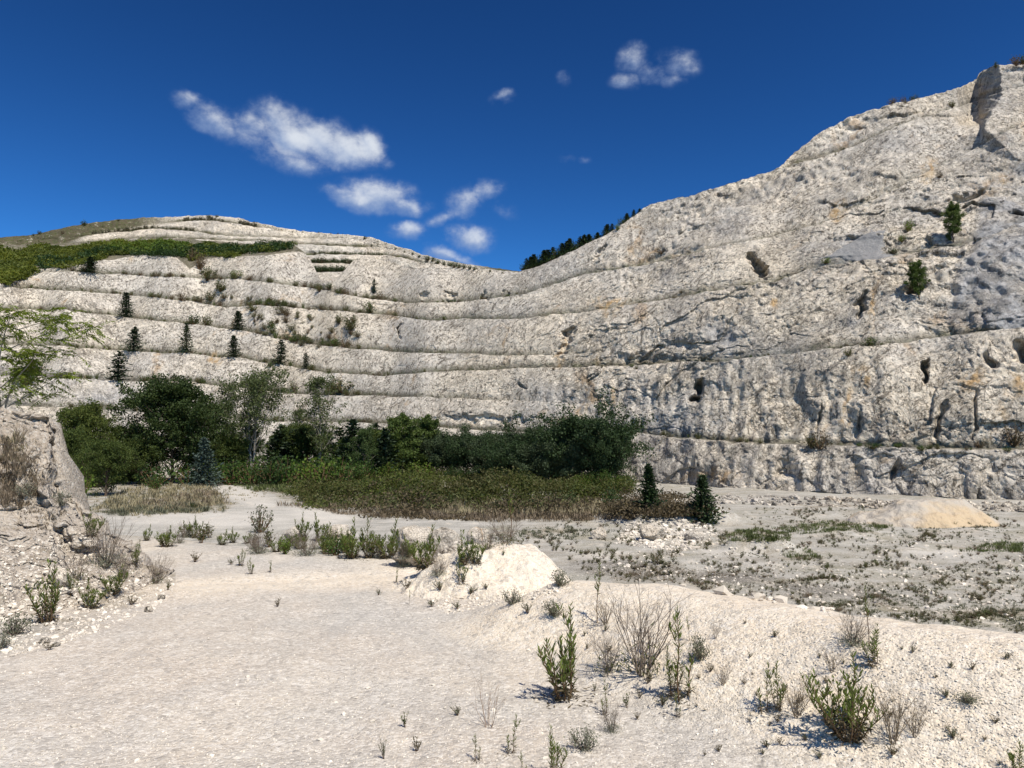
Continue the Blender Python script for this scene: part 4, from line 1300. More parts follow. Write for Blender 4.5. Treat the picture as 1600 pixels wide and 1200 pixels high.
# --- planted rows on the far terraces
rows = [('3', 487, 600, 24, 8, 'small shrub in the planted row on the upper far terrace'), ('4', 486, 562, 24, 11, 'small shrub in the planted row on the middle far terrace'), ('5', 490, 553, 20, 12, 'small shrub in the planted row on the lower far terrace'),
        ('2', 484, 600, 8, 5, 'tiny scattered shrub on the topmost far terrace'), ('1', 142, 305, 34, 8, 'thin sapling in the long row above the green scrub'), ('0', 288, 348, 14, 9, 'thin sapling in the short row under the pale terrace top'), ('0', 372, 398, 8, 9, 'dark sapling in the slanting row on the summit bench'), ('0', 420, 540, 12, 3, 'speck of a shrub along the summit bench line')]
for (nm, xa, xb, n, h, lab) in rows:
    for i in range(n):
        x = xa + (xb - xa) * (i + RNG.uniform(.1, .9)) / n
        on_ledge(P_SAP[RNG.choice([0, 0, 1]) if 'small' in lab else 1], nm, x, h * RNG.uniform(.7, 1.25), lab, 'shrub', lab.replace('small shrub in the ', 'shrubs, ').replace('thin sapling in the ', 'saplings, '), RNG.uniform(.6, 1.0), 1.0, FTABD, XF)

# --- shrubs on the benches
ZONES = [('c', 105, 160, 8, 10), ('c', 190, 290, 14, 9), ('b', 40, 90, 5, 7), ('b', 120, 230, 8, 9), ('b', 235, 352, 16, 12), ('c', 335, 500, 16, 11), ('b', 380, 560, 22, 13), ('a', 60, 180, 8, 7), ('a', 210, 300, 8, 8), ('a', 390, 560, 26, 14), ('e', 75, 190, 8, 7), ('e', 230, 360, 10, 7), ('e', 400, 520, 10, 9), ('f', 80, 330, 26, 11), ('f', 400, 560, 16, 14), ('h', 100, 240, 10, 12), ('h', 400, 700, 20, 9),
         ('c', 520, 620, 12, 13), ('b', 540, 700, 10, 7), ('c', 620, 820, 14, 6), ('b', 1000, 1250, 6, 5), ('e', 560, 760, 10, 6), ('e', 800, 1400, 14, 5), ('h', 1020, 1600, 26, 9), ('d', 1230, 1420, 6, 4)]
for (nm, xa, xb, n, h) in ZONES:
    for i in range(n):
        x = RNG.uniform(xa, xb)
        pr = [P_SHR[1], P_SHR[2], P_TUFT[1], P_SHR[5], P_SHR[0], P_TUFT[0]][RNG.choice(6, p=[.3, .2, .15, .12, .13, .1])]
        lab, cat = {'shrub': ('small scrubby bush growing along a bench edge of the quarry face', 'bush'), 'grass_tuft': ('grass clump growing along a bench edge of the quarry face', 'grass tuft')}[pr.name]
        on_ledge(pr, nm, x, h * RNG.uniform(.5, 1.35), lab, cat, 'scrub on the quarry benches', RNG.uniform(.7, 1.3), .3)

# --- plants one can single out on the face
for (p, x, y, h, wx, lab, cat) in [
    (P_SHR[0], 578, 488, 24, .9, 'bright green bush in the hollow between the benches at mid face', 'bush'), (P_SHR[1], 548, 515, 26, 1.1, 'broad olive bush below the bright green one', 'bush'), (P_SHR[1], 530, 505, 18, 1.0, 'olive bush left of the broad olive one', 'bush'),
    (P_CON[1], 584, 458, 24, 1.0, 'thin dark conifer at the foot of the upper middle face', 'tree'), (P_SHR[4], 515, 452, 16, 1.0, 'dark bush in the gap between the two upper faces', 'bush'), (P_SHR[1], 500, 455, 14, 1.0, 'olive bush left in the gap between the upper faces', 'bush'),
    (P_SHR[0], 425, 520, 20, 1.0, 'green bush on the sloping bench above the narrow conifer', 'bush'), (P_SHR[2], 422, 573, 18, .8, 'pale grey bush left beside the narrow conifer', 'bush'),
    (P_SHR[1], 535, 612, 26, 1.6, 'olive bush spreading where the lower bench ends', 'bush'), (P_SHR[4], 518, 612, 28, .7, 'dark upright bush behind the olive one where the lower bench ends', 'bush'), (P_SHR[2], 460, 612, 24, .8, 'greyish bush on the lower bench left of the dark one', 'bush'),
    (P_SHR[3], 370, 434, 16, 1.3, 'yellow-green bush in the gully below the scrub', 'bush'), (P_SHR[5], 312, 420, 34, .7, 'brown withered vine mass hanging in the gully', 'bush'), (P_SHR[1], 325, 438, 26, 1.0, 'olive bush at the bottom of the gully', 'bush'), (P_SHR[5], 300, 408, 30, .6, 'brown shrub at the top of the gully', 'bush'), (P_SHR[1], 345, 455, 22, 1.1, 'olive bush spilling below the gully', 'bush'), (P_SHR[1], 330, 470, 20, 1.1, 'lowest olive bush under the gully', 'bush'),
    (P_SHR[5], 1035, 396, 13, 1.9, 'brown dry bush patch on a small ledge high on the right face', 'bush'), (P_SLEND, 1490, 378, 62, .7, 'slender light green tree on a ledge high on the right face', 'tree'), (P_SLEND, 1436, 464, 56, .8, 'ragged green tree above a dark hole in the right face', 'tree'),
    (P_SHR[3], 1419, 362, 26, .7, 'yellow-green creeper bush beside the grey scree', 'bush'), (P_SHR[3], 1410, 378, 16, .8, 'lower yellow-green bush beside the grey scree', 'bush'), (P_SHR[5], 1468, 278, 12, 1.0, 'dark brown bush under the upper right face', 'bush'), (P_SHR[4], 1396, 396, 14, 1.1, 'dark bush at the right foot of the grey scree', 'bush'),
    (P_SHR[0], 1360, 540, 18, 1.4, 'green bush below the rusty streak in the right face', 'bush'), (P_SHR[1], 1325, 556, 14, 1.2, 'olive bush left below the rusty streak', 'bush'), (P_SHR[5], 1280, 700, 34, 1.0, 'large brown bush on the lowest right bench', 'bush'), (P_SHR[1], 1268, 700, 26, .9, 'olive bush beside the large brown one on the lowest right bench', 'bush'),
    (P_SHR[4], 1365, 701, 14, 1.8, 'low dark bush on the lowest right bench', 'bush'), (P_SHR[5], 1530, 700, 16, 1.2, 'brown bush near the right end of the lowest bench', 'bush'), (P_SHR[5], 1584, 695, 40, .9, 'tall dark brown bush on the lowest bench at the right edge', 'bush'), (P_SHR[2], 1415, 155, 8, .8, 'pale bush just below the rim clump', 'bush'), (P_SHR[1], 1487, 168, 14, .9, 'olive bush just under the rim left of the notch', 'bush'),
    (P_SHR[3], 1290, 412, 12, 1.4, 'green grass-like bush at the left foot of the grey scree', 'bush'), (P_SHR[2], 1065, 458, 10, .9, 'pale bush on the middle bench of the right face', 'bush'), (P_SHR[3], 965, 360, 14, .7, 'yellow-green bush under the skyline pines', 'bush'), (P_SHR[0], 985, 682, 28, .8, 'small light green tree at the end of the lowest bench', 'tree'),
    (P_SHR[4], 60, 585, 34, .9, 'dark green bush below the left benches behind the leafy branch', 'bush'), (P_SHR[0], 40, 600, 34, 1.0, 'green bush below the left benches at the left edge', 'bush')]:
    plant(p, x, y, h, lab, cat, None, wx, .04)

HOLLOW = [(285, 395), (320, 400), (350, 440), (420, 470), (560, 500), (575, 540), (480, 548), (380, 500), (310, 440)]
for i in range(64):
    while True:
        x, y = RNG.uniform(285, 575), RNG.uniform(395, 548)
        c_ = False
        for j in range(len(HOLLOW)):
            (xa, ya), (xb, yb_) = HOLLOW[j], HOLLOW[j - 1]
            if (ya > y) != (yb_ > y) and x < (xb - xa) * (y - ya) / (yb_ - ya) + xa: c_ = not c_
        if c_: break
    plant(P_SHRUBLET[RNG.randint(4)], x, y, RNG.uniform(5, 15), 'small bush among many in the overgrown hollow of the left benches', 'bush', 'bushes in the overgrown hollow', RNG.uniform(.8, 1.5), .04)

P_BUSH = {0: shrub('bush', 71, 1900, .05, .6, M_GREEN), 1: shrub('bush', 72, 1900, .05, .6, M_OLIVE), 3: shrub('bush', 73, 1900, .048, .6, M_BRIGHT), 4: shrub('bush', 74, 1900, .05, .6, M_DARK)}

def floor_plant(proto, x, y, hpx, label, cat, group=None, wx=1.0, sink=.0):
    """stand a plant on the quarry floor in the direction of pixel (x, y)"""
    d = (ZF - CAM[2]) / float(slope_of(y))
    for _ in range(4):
        p = at(np.array(float(x)), np.array(float(y)), d); z = float(ground_z(p[0:1], p[1:2])[0]); d = (z - CAM[2]) / float(slope_of(y))
    hm = hpx * p[1] / F
    return proto.put((p[0], p[1], z - sink * hm), hm, wx, RNG.rand() * 6.28, label, cat, group)


# --- the belt of trees on the quarry floor
BELT = [  # proto, x, base y, height px, width factor, label
    (P_BIG, 268, 746, 148, 1.0, 'tallest dense dark green broadleaf tree of the belt'),
    (P_AIRY[0], 392, 742, 146, 1.0, 'airy tree with bare pale forked trunks and thin foliage'),
    (P_AIRYD, 342, 738, 104, 1.05, 'half-open green tree between the dense dark tree and the pale forked one'),
    (P_AIRY[1], 496, 742, 150, .9, 'wispy see-through tree with one thin pale trunk'),
    (P_AIRY[1], 470, 735, 92, .9, 'short wispy tree left of the tall see-through one'),
    (P_SPRUCE, 321, 750, 66, .95, 'blue-grey spruce in front of the dense dark tree'),
    (P_CON[2], 430, 738, 74, 1.25, 'dark conifer right of the pale forked tree'),
    (P_CON[2], 458, 740, 68, 1.5, 'broad dark conifer next to the first one past the forked tree'),
    (P_CON[0], 550, 742, 88, 1.25, 'tallest dark conifer in the middle of the belt'),
    (P_CON[2], 582, 740, 78, 1.1, 'dark conifer right of the tallest one'),
    (P_CON[1], 604, 742, 74, 1.4, 'narrow dark conifer left of the bright slender tree'),
    (P_CON[1], 527, 740, 72, 1.3, 'narrow dark conifer left of the tallest one'),
    (P_SLEND, 626, 742, 88, .95, 'bright slender tree standing between conifers and grey-green crowns'),
    (P_SLEND, 667, 738, 82, .9, 'thin light tree among the grey-green crowns'),
    (P_ROUND[1], 655, 738, 58, .9, 'grey-green round crown nearest the bright slender tree'),
    (P_ROUND[1], 702, 740, 60, .95, 'grey-green round crown second from the slender tree'),
    (P_ROUND[0], 742, 740, 60, .9, 'dark round crown in the middle of the acacia row'),
    (P_ROUND[1], 778, 744, 62, .9, 'grey-green crown right of the middle of the acacia row'),
    (P_ROUND[0], 818, 744, 66, .95, 'dark spreading crown left of the two tallest acacias'),
    (P_ROUND[0], 862, 748, 72, .95, 'dark spreading crown touching the tallest acacia'),
    (P_ROUND[0], 922, 752, 98, .95, 'tallest dark acacia with a broad dome at the right end of the row'),
    (P_ROUND[0], 950, 754, 72, .62, 'dark acacia leaning out at the right edge of the row'),
    (P_ROUND[1], 895, 752, 70, .8, 'low acacia in front of the tallest dome'),
    (P_ROUND[0], 795, 750, 56, 1.0, 'low dark acacia at the front of the row'),
    (P_ROUND[1], 838, 752, 54, 1.0, 'low grey-green acacia at the front of the row'),
    (P_WILLOW[0], 128, 752, 118, .95, 'tall light green willow beside the cut bank'),
    (P_WILLOW[1], 96, 770, 96, .85, 'dense green willow touching the cut bank'),
    (P_WILLOW[1], 165, 775, 84, .9, 'low broad green willow in front of the tall light one'),
    (P_WILLOW[0], 190, 745, 78, .9, 'light green willow between the tall willow and the dense dark tree'),
    (P_WILLOW[1], 222, 748, 62, 1.0, 'low dark willow at the foot of the dense dark tree'),
    (P_CEDAR, 1016, 796, 70, 1.0, 'dark bushy cypress with a narrow top on the low ledge'),
    (P_PINE, 1098, 815, 72, .95, 'young rounded pine standing alone at the end of the low ledge'),
]
for (p, x, y, h, wx, lab) in BELT:
    if y < 760: y, h = y + 9, h + 9
    (floor_plant if x < 940 else plant)(p, x, y, h, lab, 'tree', 'tree belt on the quarry floor', wx, .01)
BELTB = [
    (P_SHR[6], 421, 748, 26, .8, 'dark red bush at the foot of the pale forked tree', 'bush'), (P_SHR[0], 395, 752, 46, 1.0, 'green bush hiding the forked trunks', 'bush'), (P_SHR[0], 445, 752, 52, 1.0, 'green bush right of the red one', 'bush'), (P_SHR[4], 475, 756, 56, .9, 'dark bush at the left end of the bramble', 'bush'),
    (P_SHR[3], 500, 752, 50, 1.0, 'light green bush under the wispy tree', 'bush'), (P_SHR[0], 530, 750, 48, 1.0, 'green bush under the tallest conifer', 'bush'), (P_SHR[3], 570, 742, 40, 1.0, 'light green bush above the bramble', 'bush'), (P_SHR[3], 600, 740, 38, 1.1, 'yellowish bush above the bramble left of the slender tree', 'bush'),
    (P_SHR[0], 365, 750, 40, 1.0, 'green bush right of the blue-grey spruce', 'bush'), (P_SHR[4], 240, 752, 40, 1.1, 'dark bush under the dense tree', 'bush'), (P_SHR[0], 295, 752, 36, 1.1, 'green bush left of the blue-grey spruce', 'bush'), (P_SHR[0], 242, 766, 30, .9, 'separate green bush standing out on the dry grass', 'bush'),
    (P_SHR[1], 415, 705, 40, .9, 'olive bush behind the pale forked tree', 'bush'), (P_SHR[3], 125, 780, 62, .7, 'yellow-green bush right against the cut bank', 'bush'), (P_SHR[0], 350, 735, 50, .9, 'green bush behind the spruce', 'bush'),
    (P_SHR[4], 955, 793, 46, .65, 'dark bush left of the bushy cypress', 'bush'), (P_SHR[4], 705, 785, 24, .8, 'single dark bush in the brown part of the bramble', 'bush'), (P_SHR[4], 888, 785, 30, .9, 'dark bush in the bramble left of the other dark one', 'bush'), (P_SHR[0], 832, 768, 30, 1.2, 'green bush standing above the bramble', 'bush'),
    (P_SHR[4], 983, 768, 40, .6, 'thin dark bush on the slope behind the cypress', 'bush'), (P_SHR[4], 992, 745, 44, .4, 'slim dark sapling behind the cypress', 'bush'), (P_SHR[4], 300, 795, 12, 1.1, 'dark low bush on the dry grass', 'bush'), (P_SHR[3], 660, 745, 30, 1.2, 'light green bush in front of the acacia row', 'bush')]
for (p, x, y, h, wx, lab, cat) in BELTB:
    if y < 756: y, h = y + 7, h + 9
    (floor_plant if x < 940 else plant)(p, x, y, h, lab, cat, 'bushes at the foot of the tree belt', wx, .03)


M_SCRUB = leaf_mat('scrub_leaves', [(.095, .115, .014), (.20, .215, .028), (.058, .076, .013)], .3, .65, .07)
M_BRAMBLE = leaf_mat('bramble_leaves', [(.040, .056, .010), (.105, .122, .020), (.075, .066, .022)], .25, .65, .10)


for i in range(13):
    x = 308 + i * 29 + RNG.uniform(-9, 9)
    floor_plant([P_SLEND, P_AIRYD, P_WILLOW[1], P_AIRYD][i % 4], x, 746 + RNG.uniform(0, 6), RNG.uniform(56, 84), 'half-grown tree filling the middle of the belt behind the bushes', 'tree', 'half-grown trees of the belt', RNG.uniform(.8, 1.05), .02)
for i in range(64):                               # the understorey of the belt
    x = RNG.uniform(75, 975); yb_ = np.interp(x, [75, 240, 300, 480, 520, 640, 980], [772, 752, 756, 760, 758, 752, 768]) - RNG.uniform(0, 7)
    k = RNG.choice([0, 4, 1, 3], p=[.4, .3, .15, .15])
    floor_plant(P_BUSH[k], x, yb_, RNG.uniform(26, 58) * (1.0 if x < 660 else .7), ['green bush in the crowded understorey of the tree belt', 'olive bush in the crowded understorey of the tree belt', '', 'light green bush in the crowded understorey of the tree belt', 'dark bush in the crowded understorey of the tree belt'][k], 'bush', 'understorey of the tree belt', RNG.uniform(.8, 1.2), .03)


for i in range(18):
    x, y = RNG.uniform(515, 950), RNG.uniform(752, 786)
    k = [1, 4, 0, 1, 3][RNG.randint(5)]
    plant(P_BUSH[k], x, y, RNG.uniform(14, 28), 'bush poking up through the low bramble', 'bush', 'bushes in the bramble', RNG.uniform(.8, 1.5), .05)


# --- growth nobody could count: hillside scrub, bramble, dry grass
def inside(poly, x, y):
    x = np.asarray(x); y = np.asarray(y); c = np.zeros(x.shape, bool)
    for i in range(len(poly)):
        x0, y0 = poly[i]; x1, y1 = poly[i - 1]
        k = ((y0 > y) != (y1 > y)) & (x < (x1 - x0) * (y - y0) / (y1 - y0 + 1e-9) + x0)
        c ^= k
    return c


def sample_poly(poly, n, rng, warp=True):
    a = np.array(poly, float); lo, hi = a.min(0), a.max(0)
    q = rng.uniform(lo, hi, (int(n * 4), 2)); q = q[inside(poly, q[:, 0], q[:, 1])][:n]
    sz = hi - lo
    k = np.stack([q[:, 0] / (sz[0] * .09 + 6), q[:, 1] / (sz[1] * .22 + 3), 0 * q[:, 0] + len(poly)], 1)
    if warp:
        q = q + np.stack([perlin(k) * sz[0] * .05, perlin(k + 9) * sz[1] * .16], 1)
    return q


def mass(name, polys, size, per, hgt, mats, label, cat=None, seed=1, spread=None):
    """clumps of leaves growing on the land seen inside the given outlines"""
    rng = np.random.RandomState(seed); b = MB()
    for (poly, n, mi, hh) in polys:
        pts = []
        for (x, y) in sample_poly(poly, n, rng):
            h = hit(x, y)
            if h and h[2] in ('ground', 'cliff', 'hill', 'rock_bank'): pts.append(tuple(h[0]))
        if not pts: continue
        P = np.array(pts); D = P[:, 1]
        c = np.repeat(P, per, 0)
        lum = np.clip(1 + 1.3 * perlin(P / (hgt * 6)) + .6 * perlin(P / (hgt * 2.2)), .2, 2.4)
        H = np.repeat(hgt * hh * lum * rng.uniform(.6, 1.2, len(P)), per)
        off = rng.normal(size=c.shape) * (spread or hgt * .45); off[:, 2] = rng.rand(len(c)) ** .7 * H
        b.puff(c + off, size, rng, mi, .6)
    o = link(name, b.mesh(name, mats))
    tag(o, label, cat, None, 'stuff')
    return o


SCRUB = [(-20, 445), (0, 440), (30, 428), (57, 418), (110, 414), (150, 405), (187, 399), (240, 394), (283, 396), (300, 408), (318, 401), (393, 396), (440, 391), (458, 389), (452, 387), (380, 387), (300, 380), (230, 378), (130, 385), (0, 388), (-20, 388)]
mass('hillside_scrub', [([(-240, 446), (-15, 446), (-15, 388), (-240, 392)], 900, 0, .8), (SCRUB, 4300, 0, .8), ([(240, 400), (300, 404), (400, 396), (456, 390), (450, 386), (380, 388), (290, 388)], 750, 1, 1.2), ([(180, 396), (300, 398), (290, 380), (170, 384)], 500, 2, 1.2), ([(60, 420), (190, 398), (285, 396), (285, 388), (180, 392), (50, 412)], 500, 1, 1.2), ([(0, 440), (50, 420), (60, 430), (10, 446)], 160, 0, 1.0)], .6, 15, 1.15, [M_SCRUB, M_DARK, M_BRIGHT], 'green scrub covering the slope above the left benches', 'scrub', 3)
BRAM = [(462, 786), (505, 752), (560, 744), (640, 738), (800, 738), (960, 752), (1000, 766), (975, 782), (905, 791), (850, 783), (790, 793), (720, 785), (650, 795), (560, 788), (520, 794)]
mass('bramble', [(BRAM, 2600, 0, 1.0), ([(500, 790), (600, 762), (680, 775), (700, 800), (520, 800)], 200, 1, .9), ([(690, 800), (760, 786), (930, 782), (1000, 780), (1110, 806), (960, 806)], 240, 1, .8), ([(455, 765), (520, 745), (540, 790), (480, 795)], 240, 2, 1.1), ([(560, 808), (620, 796), (900, 800), (930, 810), (700, 812)], 300, 1, .25), ([(480, 790), (560, 800), (900, 802), (900, 780), (500, 770)], 300, 3, .9), ([(960, 808), (985, 780), (1060, 776), (1115, 808)], 260, 1, .45)], .22, 22, 1.1, [M_BRAMBLE, M_BROWN, M_BRAMBLE, M_OLIVE], 'low green and brown bramble thicket in front of the acacia row', 'bramble', 5)


def blades(name, polys, label, seed):
    rng = np.random.RandomState(seed); b = MB()
    for (poly, n, mi, hm) in polys:
        pts = []
        for (x, y) in sample_poly(poly, n, rng):
            h = hit(x, y)
            if h and h[2] in ('ground', 'rock_bank', 'cliff', 'hill') and (h[0].y > 14 or name == 'bank_grass'): pts.append(tuple(h[0]))
        if not pts: continue
        P = np.repeat(np.array(pts), 9, 0); m = len(P)
        P = P + rng.normal(size=P.shape) * np.array([.22, .22, 0]) * min(1.0, hm * 1.6)
        P[:, 2] -= .02
        H = hm * rng.uniform(.5, 1.2, m); a = rng.rand(m) * 6.28
        d = unit(np.stack([np.cos(a) * .55, np.sin(a) * .55, np.ones(m)], 1)); u = unit(np.stack([-np.sin(a), np.cos(a), 0 * a], 1))
        H = H * np.clip(1 + .8 * perlin(P / .9), .3, 1.6)
        b.leaves(P, d, u, H, H * .06 + .0025 + .0004 * P[:, 1], mi)
    tag(link(name, b.mesh(name, [M_STRAW, M_GRASS, M_DRY, M_GREY])), label, 'grass', None, 'stuff')


blades('dry_grass', [([(120, 806), (160, 765), (300, 746), (560, 752), (600, 772), (480, 790), (420, 768), (350, 800), (200, 808)], 700, 0, .26), ([(130, 800), (180, 770), (360, 760), (350, 800)], 350, 3, .3), ([(150, 800), (190, 765), (300, 752), (345, 770), (350, 792), (270, 800)], 900, 0, .45), ([(200, 790), (330, 765), (360, 785), (300, 798)], 350, 2, .4), ([(340, 752), (520, 752), (560, 765), (480, 775), (400, 768)], 700, 1, .5), ([(430, 790), (600, 790), (760, 800), (1000, 800), (980, 816), (650, 814), (540, 804)], 1100, 2, .4), ([(500, 785), (700, 780), (960, 785), (1000, 806), (700, 808)], 900, 0, .55), ([(150, 800), (300, 790), (330, 800), (180, 806)], 300, 3, .4)], 'dry straw-coloured grass on the floor before the tree belt', 12)
blades('bank_grass', [([(0, 780), (0, 690), (28, 690), (56, 735), (60, 775), (40, 800)], 230, 2, .12), ([(0, 690), (30, 680), (45, 715), (20, 735)], 50, 0, .10), ([(0, 830), (60, 790), (110, 800), (70, 830)], 50, 2, .07)], 'withered grass on the upper ledge of the cut bank', 13)
GREENP = [([(1120, 845), (1160, 826), (1240, 832), (1230, 848)], 330, 1, .20), ([(1200, 828), (1290, 814), (1400, 818), (1380, 830), (1260, 834)], 380, 1, .22), ([(1500, 862), (1560, 848), (1600, 850), (1600, 864)], 200, 1, .2), ([(1220, 868), (1260, 858), (1285, 872), (1250, 878)], 70, 1, .2), ([(930, 905), (1010, 884), (1160, 896), (1120, 912)], 420, 2, .07), ([(1380, 972), (1500, 945), (1600, 940), (1600, 985)], 500, 3, .09), ([(1230, 945), (1380, 930), (1480, 938), (1440, 968)], 340, 3, .08), ([(760, 838), (850, 822), (960, 830), (900, 845)], 300, 3, .16),
          ([(900, 880), (1200, 860), (1600, 880), (1600, 940), (1200, 925)], 700, 3, .07), ([(1150, 800), (1400, 790), (1600, 820), (1600, 850), (1300, 850)], 500, 3, .12)]
blades('floor_grass', GREENP, 'thin green growth in patches on the pale quarry floor', 14)

# --- weeds dotted over the quarry floor: the largest as individuals, the rest together
wr = np.random.RandomState(21)
cand = []
for (poly, n, hm) in [([(1060, 915), (1150, 880), (1300, 890), (1600, 905), (1600, 995), (1400, 975), (1200, 940)], 1500, .15), ([(900, 905), (1060, 890), (1200, 940), (1100, 925), (960, 908)], 80, .16), ([(760, 850), (850, 818), (1010, 815), (1120, 845), (1180, 880), (1040, 905), (900, 895), (880, 870)], 700, .24),
                      ([(1130, 830), (1250, 800), (1600, 830), (1600, 905), (1300, 890), (1180, 870)], 800, .24), ([(1150, 800), (1300, 785), (1420, 790), (1600, 815), (1600, 832), (1300, 812)], 260, .30), ([(960, 852), (1000, 812), (1110, 815), (1150, 850), (1060, 862)], 130, .3)]:
    q = sample_poly(poly, n, wr)
    dn = perlin(np.stack([q[:, 0] / 75, q[:, 1] / 15, 0 * q[:, 0] + 5], 1))
    for (x, y), f in zip(q, dn):
        if f < (-.25 if y > 878 and x > 1040 else -.12): continue
        h = hit(x, y)
        if h and h[2] == 'ground' and h[0].y > 12:
            s = hm * wr.uniform(.3, 1.25) * (.8 + .7 * f)
            cand.append((s / h[0].y * F, tuple(h[0]), s))
cand.sort(key=lambda t: -t[0])
rest = MB()
for i, (pxh, p, s) in enumerate(cand):
    k = wr.choice(4, p=[.34, .26, .2, .2])
    if i < 230:
        P_WEED[k].put(p, s, wr.uniform(1.1, 2.1), wr.rand() * 6.28, ['olive-green weed dotted on the pale quarry floor', 'grey-green weed dotted on the pale quarry floor', 'grassy green weed dotted on the pale quarry floor', 'brownish weed dotted on the pale quarry floor'][k], 'weed', ['olive', 'grey', 'grassy', 'brownish'][k] + ' weeds on the quarry floor')
    else:
        me = P_WEED[k].parts[0][1]
        co = np.empty(len(me.vertices) * 3, np.float32); me.vertices.foreach_get('co', co); co = co.reshape(-1, 3)
        fv = np.empty(len(me.loops), np.int32); me.loops.foreach_get('vertex_index', fv)
        mi = np.empty(len(me.polygons), np.int32); me.polygons.foreach_get('material_index', mi)
        c, sn = math.cos(i * 1.3), math.sin(i * 1.3)
        co = co @ np.array([[c, sn, 0], [-sn, c, 0], [0, 0, 1]]) * s * np.array([1.8, 1.8, 1]) + np.array(p)
        rest.add(co, fv.reshape(-1, 4), 0)
        rest.mi[-1] = np.where(mi == 1, 2, [0, 1, 0, 3][k])
if rest.v:
    tag(link('weeds', rest.mesh('weeds', [M_OLIVE, M_GREY, M_STEM, M_DRY])), 'small weeds too many to count on the pale quarry floor', 'weeds', None, 'stuff')


# --- stones: boulders, heaps, loose gravel
def ico(sub):
    import bmesh
    bm = bmesh.new(); bmesh.ops.create_icosphere(bm, subdivisions=sub, radius=1.0)
    v = np.array([q.co[:] for q in bm.verts]); f = np.array([[q.index for q in p.verts] for p in bm.faces]); bm.free()
    return v, f


I0, I1, I5 = ico(1), ico(2), ico(6)


def boulder(x, y, wpx, hpx, label, seed, d=None, mat=None, ydepth=.8):
    h = hit(x, y)
    p = np.array(h[0])
    s = p[1] / F
    v, f = I5
    rs = np.random.RandomState(seed); o = rs.rand(3) * 40
    v = v.copy()
    for _ in range(11):                       # broken faces
        n = rs.normal(size=3); n /= np.linalg.norm(n); k = rs.uniform(.62, .92)
        dd = v @ n; v = v - np.maximum(dd - k, 0)[:, None] * n * .9
    r = 1 + .16 * perlin(v * 1.1 + o) + .09 * perlin(v * 2.6 + o) + .045 * perlin(v * 6 + o) + .022 * perlin(v * 14 + o) + .012 * perlin(v * 30 + o)
    v = v * r[:, None] * np.array([wpx * s * .5, wpx * s * .5 * ydepth, hpx * s * .62]) + np.array([0, 0, hpx * s * .40])
    ob = link('boulder', mesh_np('boulder', v, f, mat or M_BOULDER, True), None, Vector(p))
    return tag(ob, label, 'boulder')


boulder(648, 866, 74, 50, 'large white boulder behind the leafy plants at the track edge', 1)
boulder(690, 873, 62, 48, 'rounded cream boulder right of the large white one', 2)
boulder(652, 882, 76, 28, 'low flat cream boulder in front of the large white one', 3)
boulder(748, 850, 40, 26, 'small pale boulder behind the shrubs left of the gravel mound', 4)
boulder(462, 846, 34, 22, 'pale boulder among the shrubs along the track edge, left of another', 5)
boulder(530, 842, 40, 22, 'pale boulder among the shrubs along the track edge, right of another', 6)
boulder(935, 842, 26, 18, 'small white boulder alone on the floor behind the gravel mound', 7)
boulder(1018, 844, 44, 26, 'white boulder below the low ledge', 8)
boulder(1085, 845, 30, 16, 'small boulder at the foot of the stony ledge', 9)
boulder(100, 915, 28, 24, 'grey-white stone block on the cut bank', 10, ydepth=.7)
boulder(86, 905, 22, 22, 'smaller grey-white stone block beside the other on the cut bank', 11, ydepth=.7)
boulder(232, 956, 14, 9, 'loose white stone at the foot of the bank beside the track', 12)
boulder(70, 1004, 18, 9, 'loose white stone in the litter at the left of the track', 13)
boulder(88, 1010, 12, 7, 'smaller loose stone in the litter at the left of the track', 14)
boulder(252, 936, 12, 7, 'loose stone by the dry twigs at the track side', 15)
boulder(945, 1056, 13, 8, 'white stone beside the bare twiggy bush', 16)


def heap(name, cx, cy, rx, ry, hgt, mat, label, cat, seed, turn=0.0, face=0.0, n=200, zoff=0.0, attrs=True, groove=False):
    """a heap lying on the ground at world (cx, cy); its rim runs under the ground"""
    u = np.linspace(-1.15, 1.15, n)
    A, B = np.meshgrid(u, u)
    c, s = math.cos(R(turn)), math.sin(R(turn))
    X = cx + A * rx * c - B * ry * s; Y = cy + A * rx * s + B * ry * c
    P = np.stack([X.ravel(), Y.ravel(), 0 * X.ravel() + seed], 1)
    r = np.sqrt(A * A + B * B).ravel() + .17 * perlin(P / (rx * .5)) + .08 * perlin(P / (rx * .2)) + .03 * perlin(P / (rx * .08))
    # flat-topped with a broken steep side
    prof = np.clip(1 - r, -.2, 1)
    z = hgt * np.minimum(prof * 1.55, .78 + .25 * prof)
    if face:
        z = np.minimum(z, hgt * (face - A.ravel() * 1.0) * 2.6)
    z = z + np.where(r < 1, 1, 0) * hgt * (.10 * perlin(P / (rx * .22)) + .05 * perlin(P / (rx * .09)) + .02 * perlin(P / (rx * .04)))
    if groove:
        z = z - hgt * .10 * np.exp(-((A.ravel() - .30 + .12 * B.ravel() + .05 * perlin(P / .12)) / .022) ** 2) * sstep(r, .8, .5)
    gz = ground_z(X, Y).ravel()
    if groove: gz = np.maximum(gz, -.10 - 5.0 * np.maximum(r - .80, 0))
    Z = gz + z + zoff - .06 * sstep(r, .92, 1.02)
    V = np.stack([X.ravel(), Y.ravel(), Z], 1)
    one = np.ones(len(V)); 
    me = mesh_np(name, V, grid_faces(n, n), mat, True, None, dict(cream=one * .75, veg=one * 0, mud=one * 0, bright=one * 0, floor=one * 0))
    return tag(link(name, me), label, cat)


heap('gravel_mound', -.06, 8.6, 1.36, 1.0, .46, M_GROUND, 'cream mound of gravelly spoil with a smooth broken side beside the track', 'mound', 3, 0, .62, 260, 0, True, True)


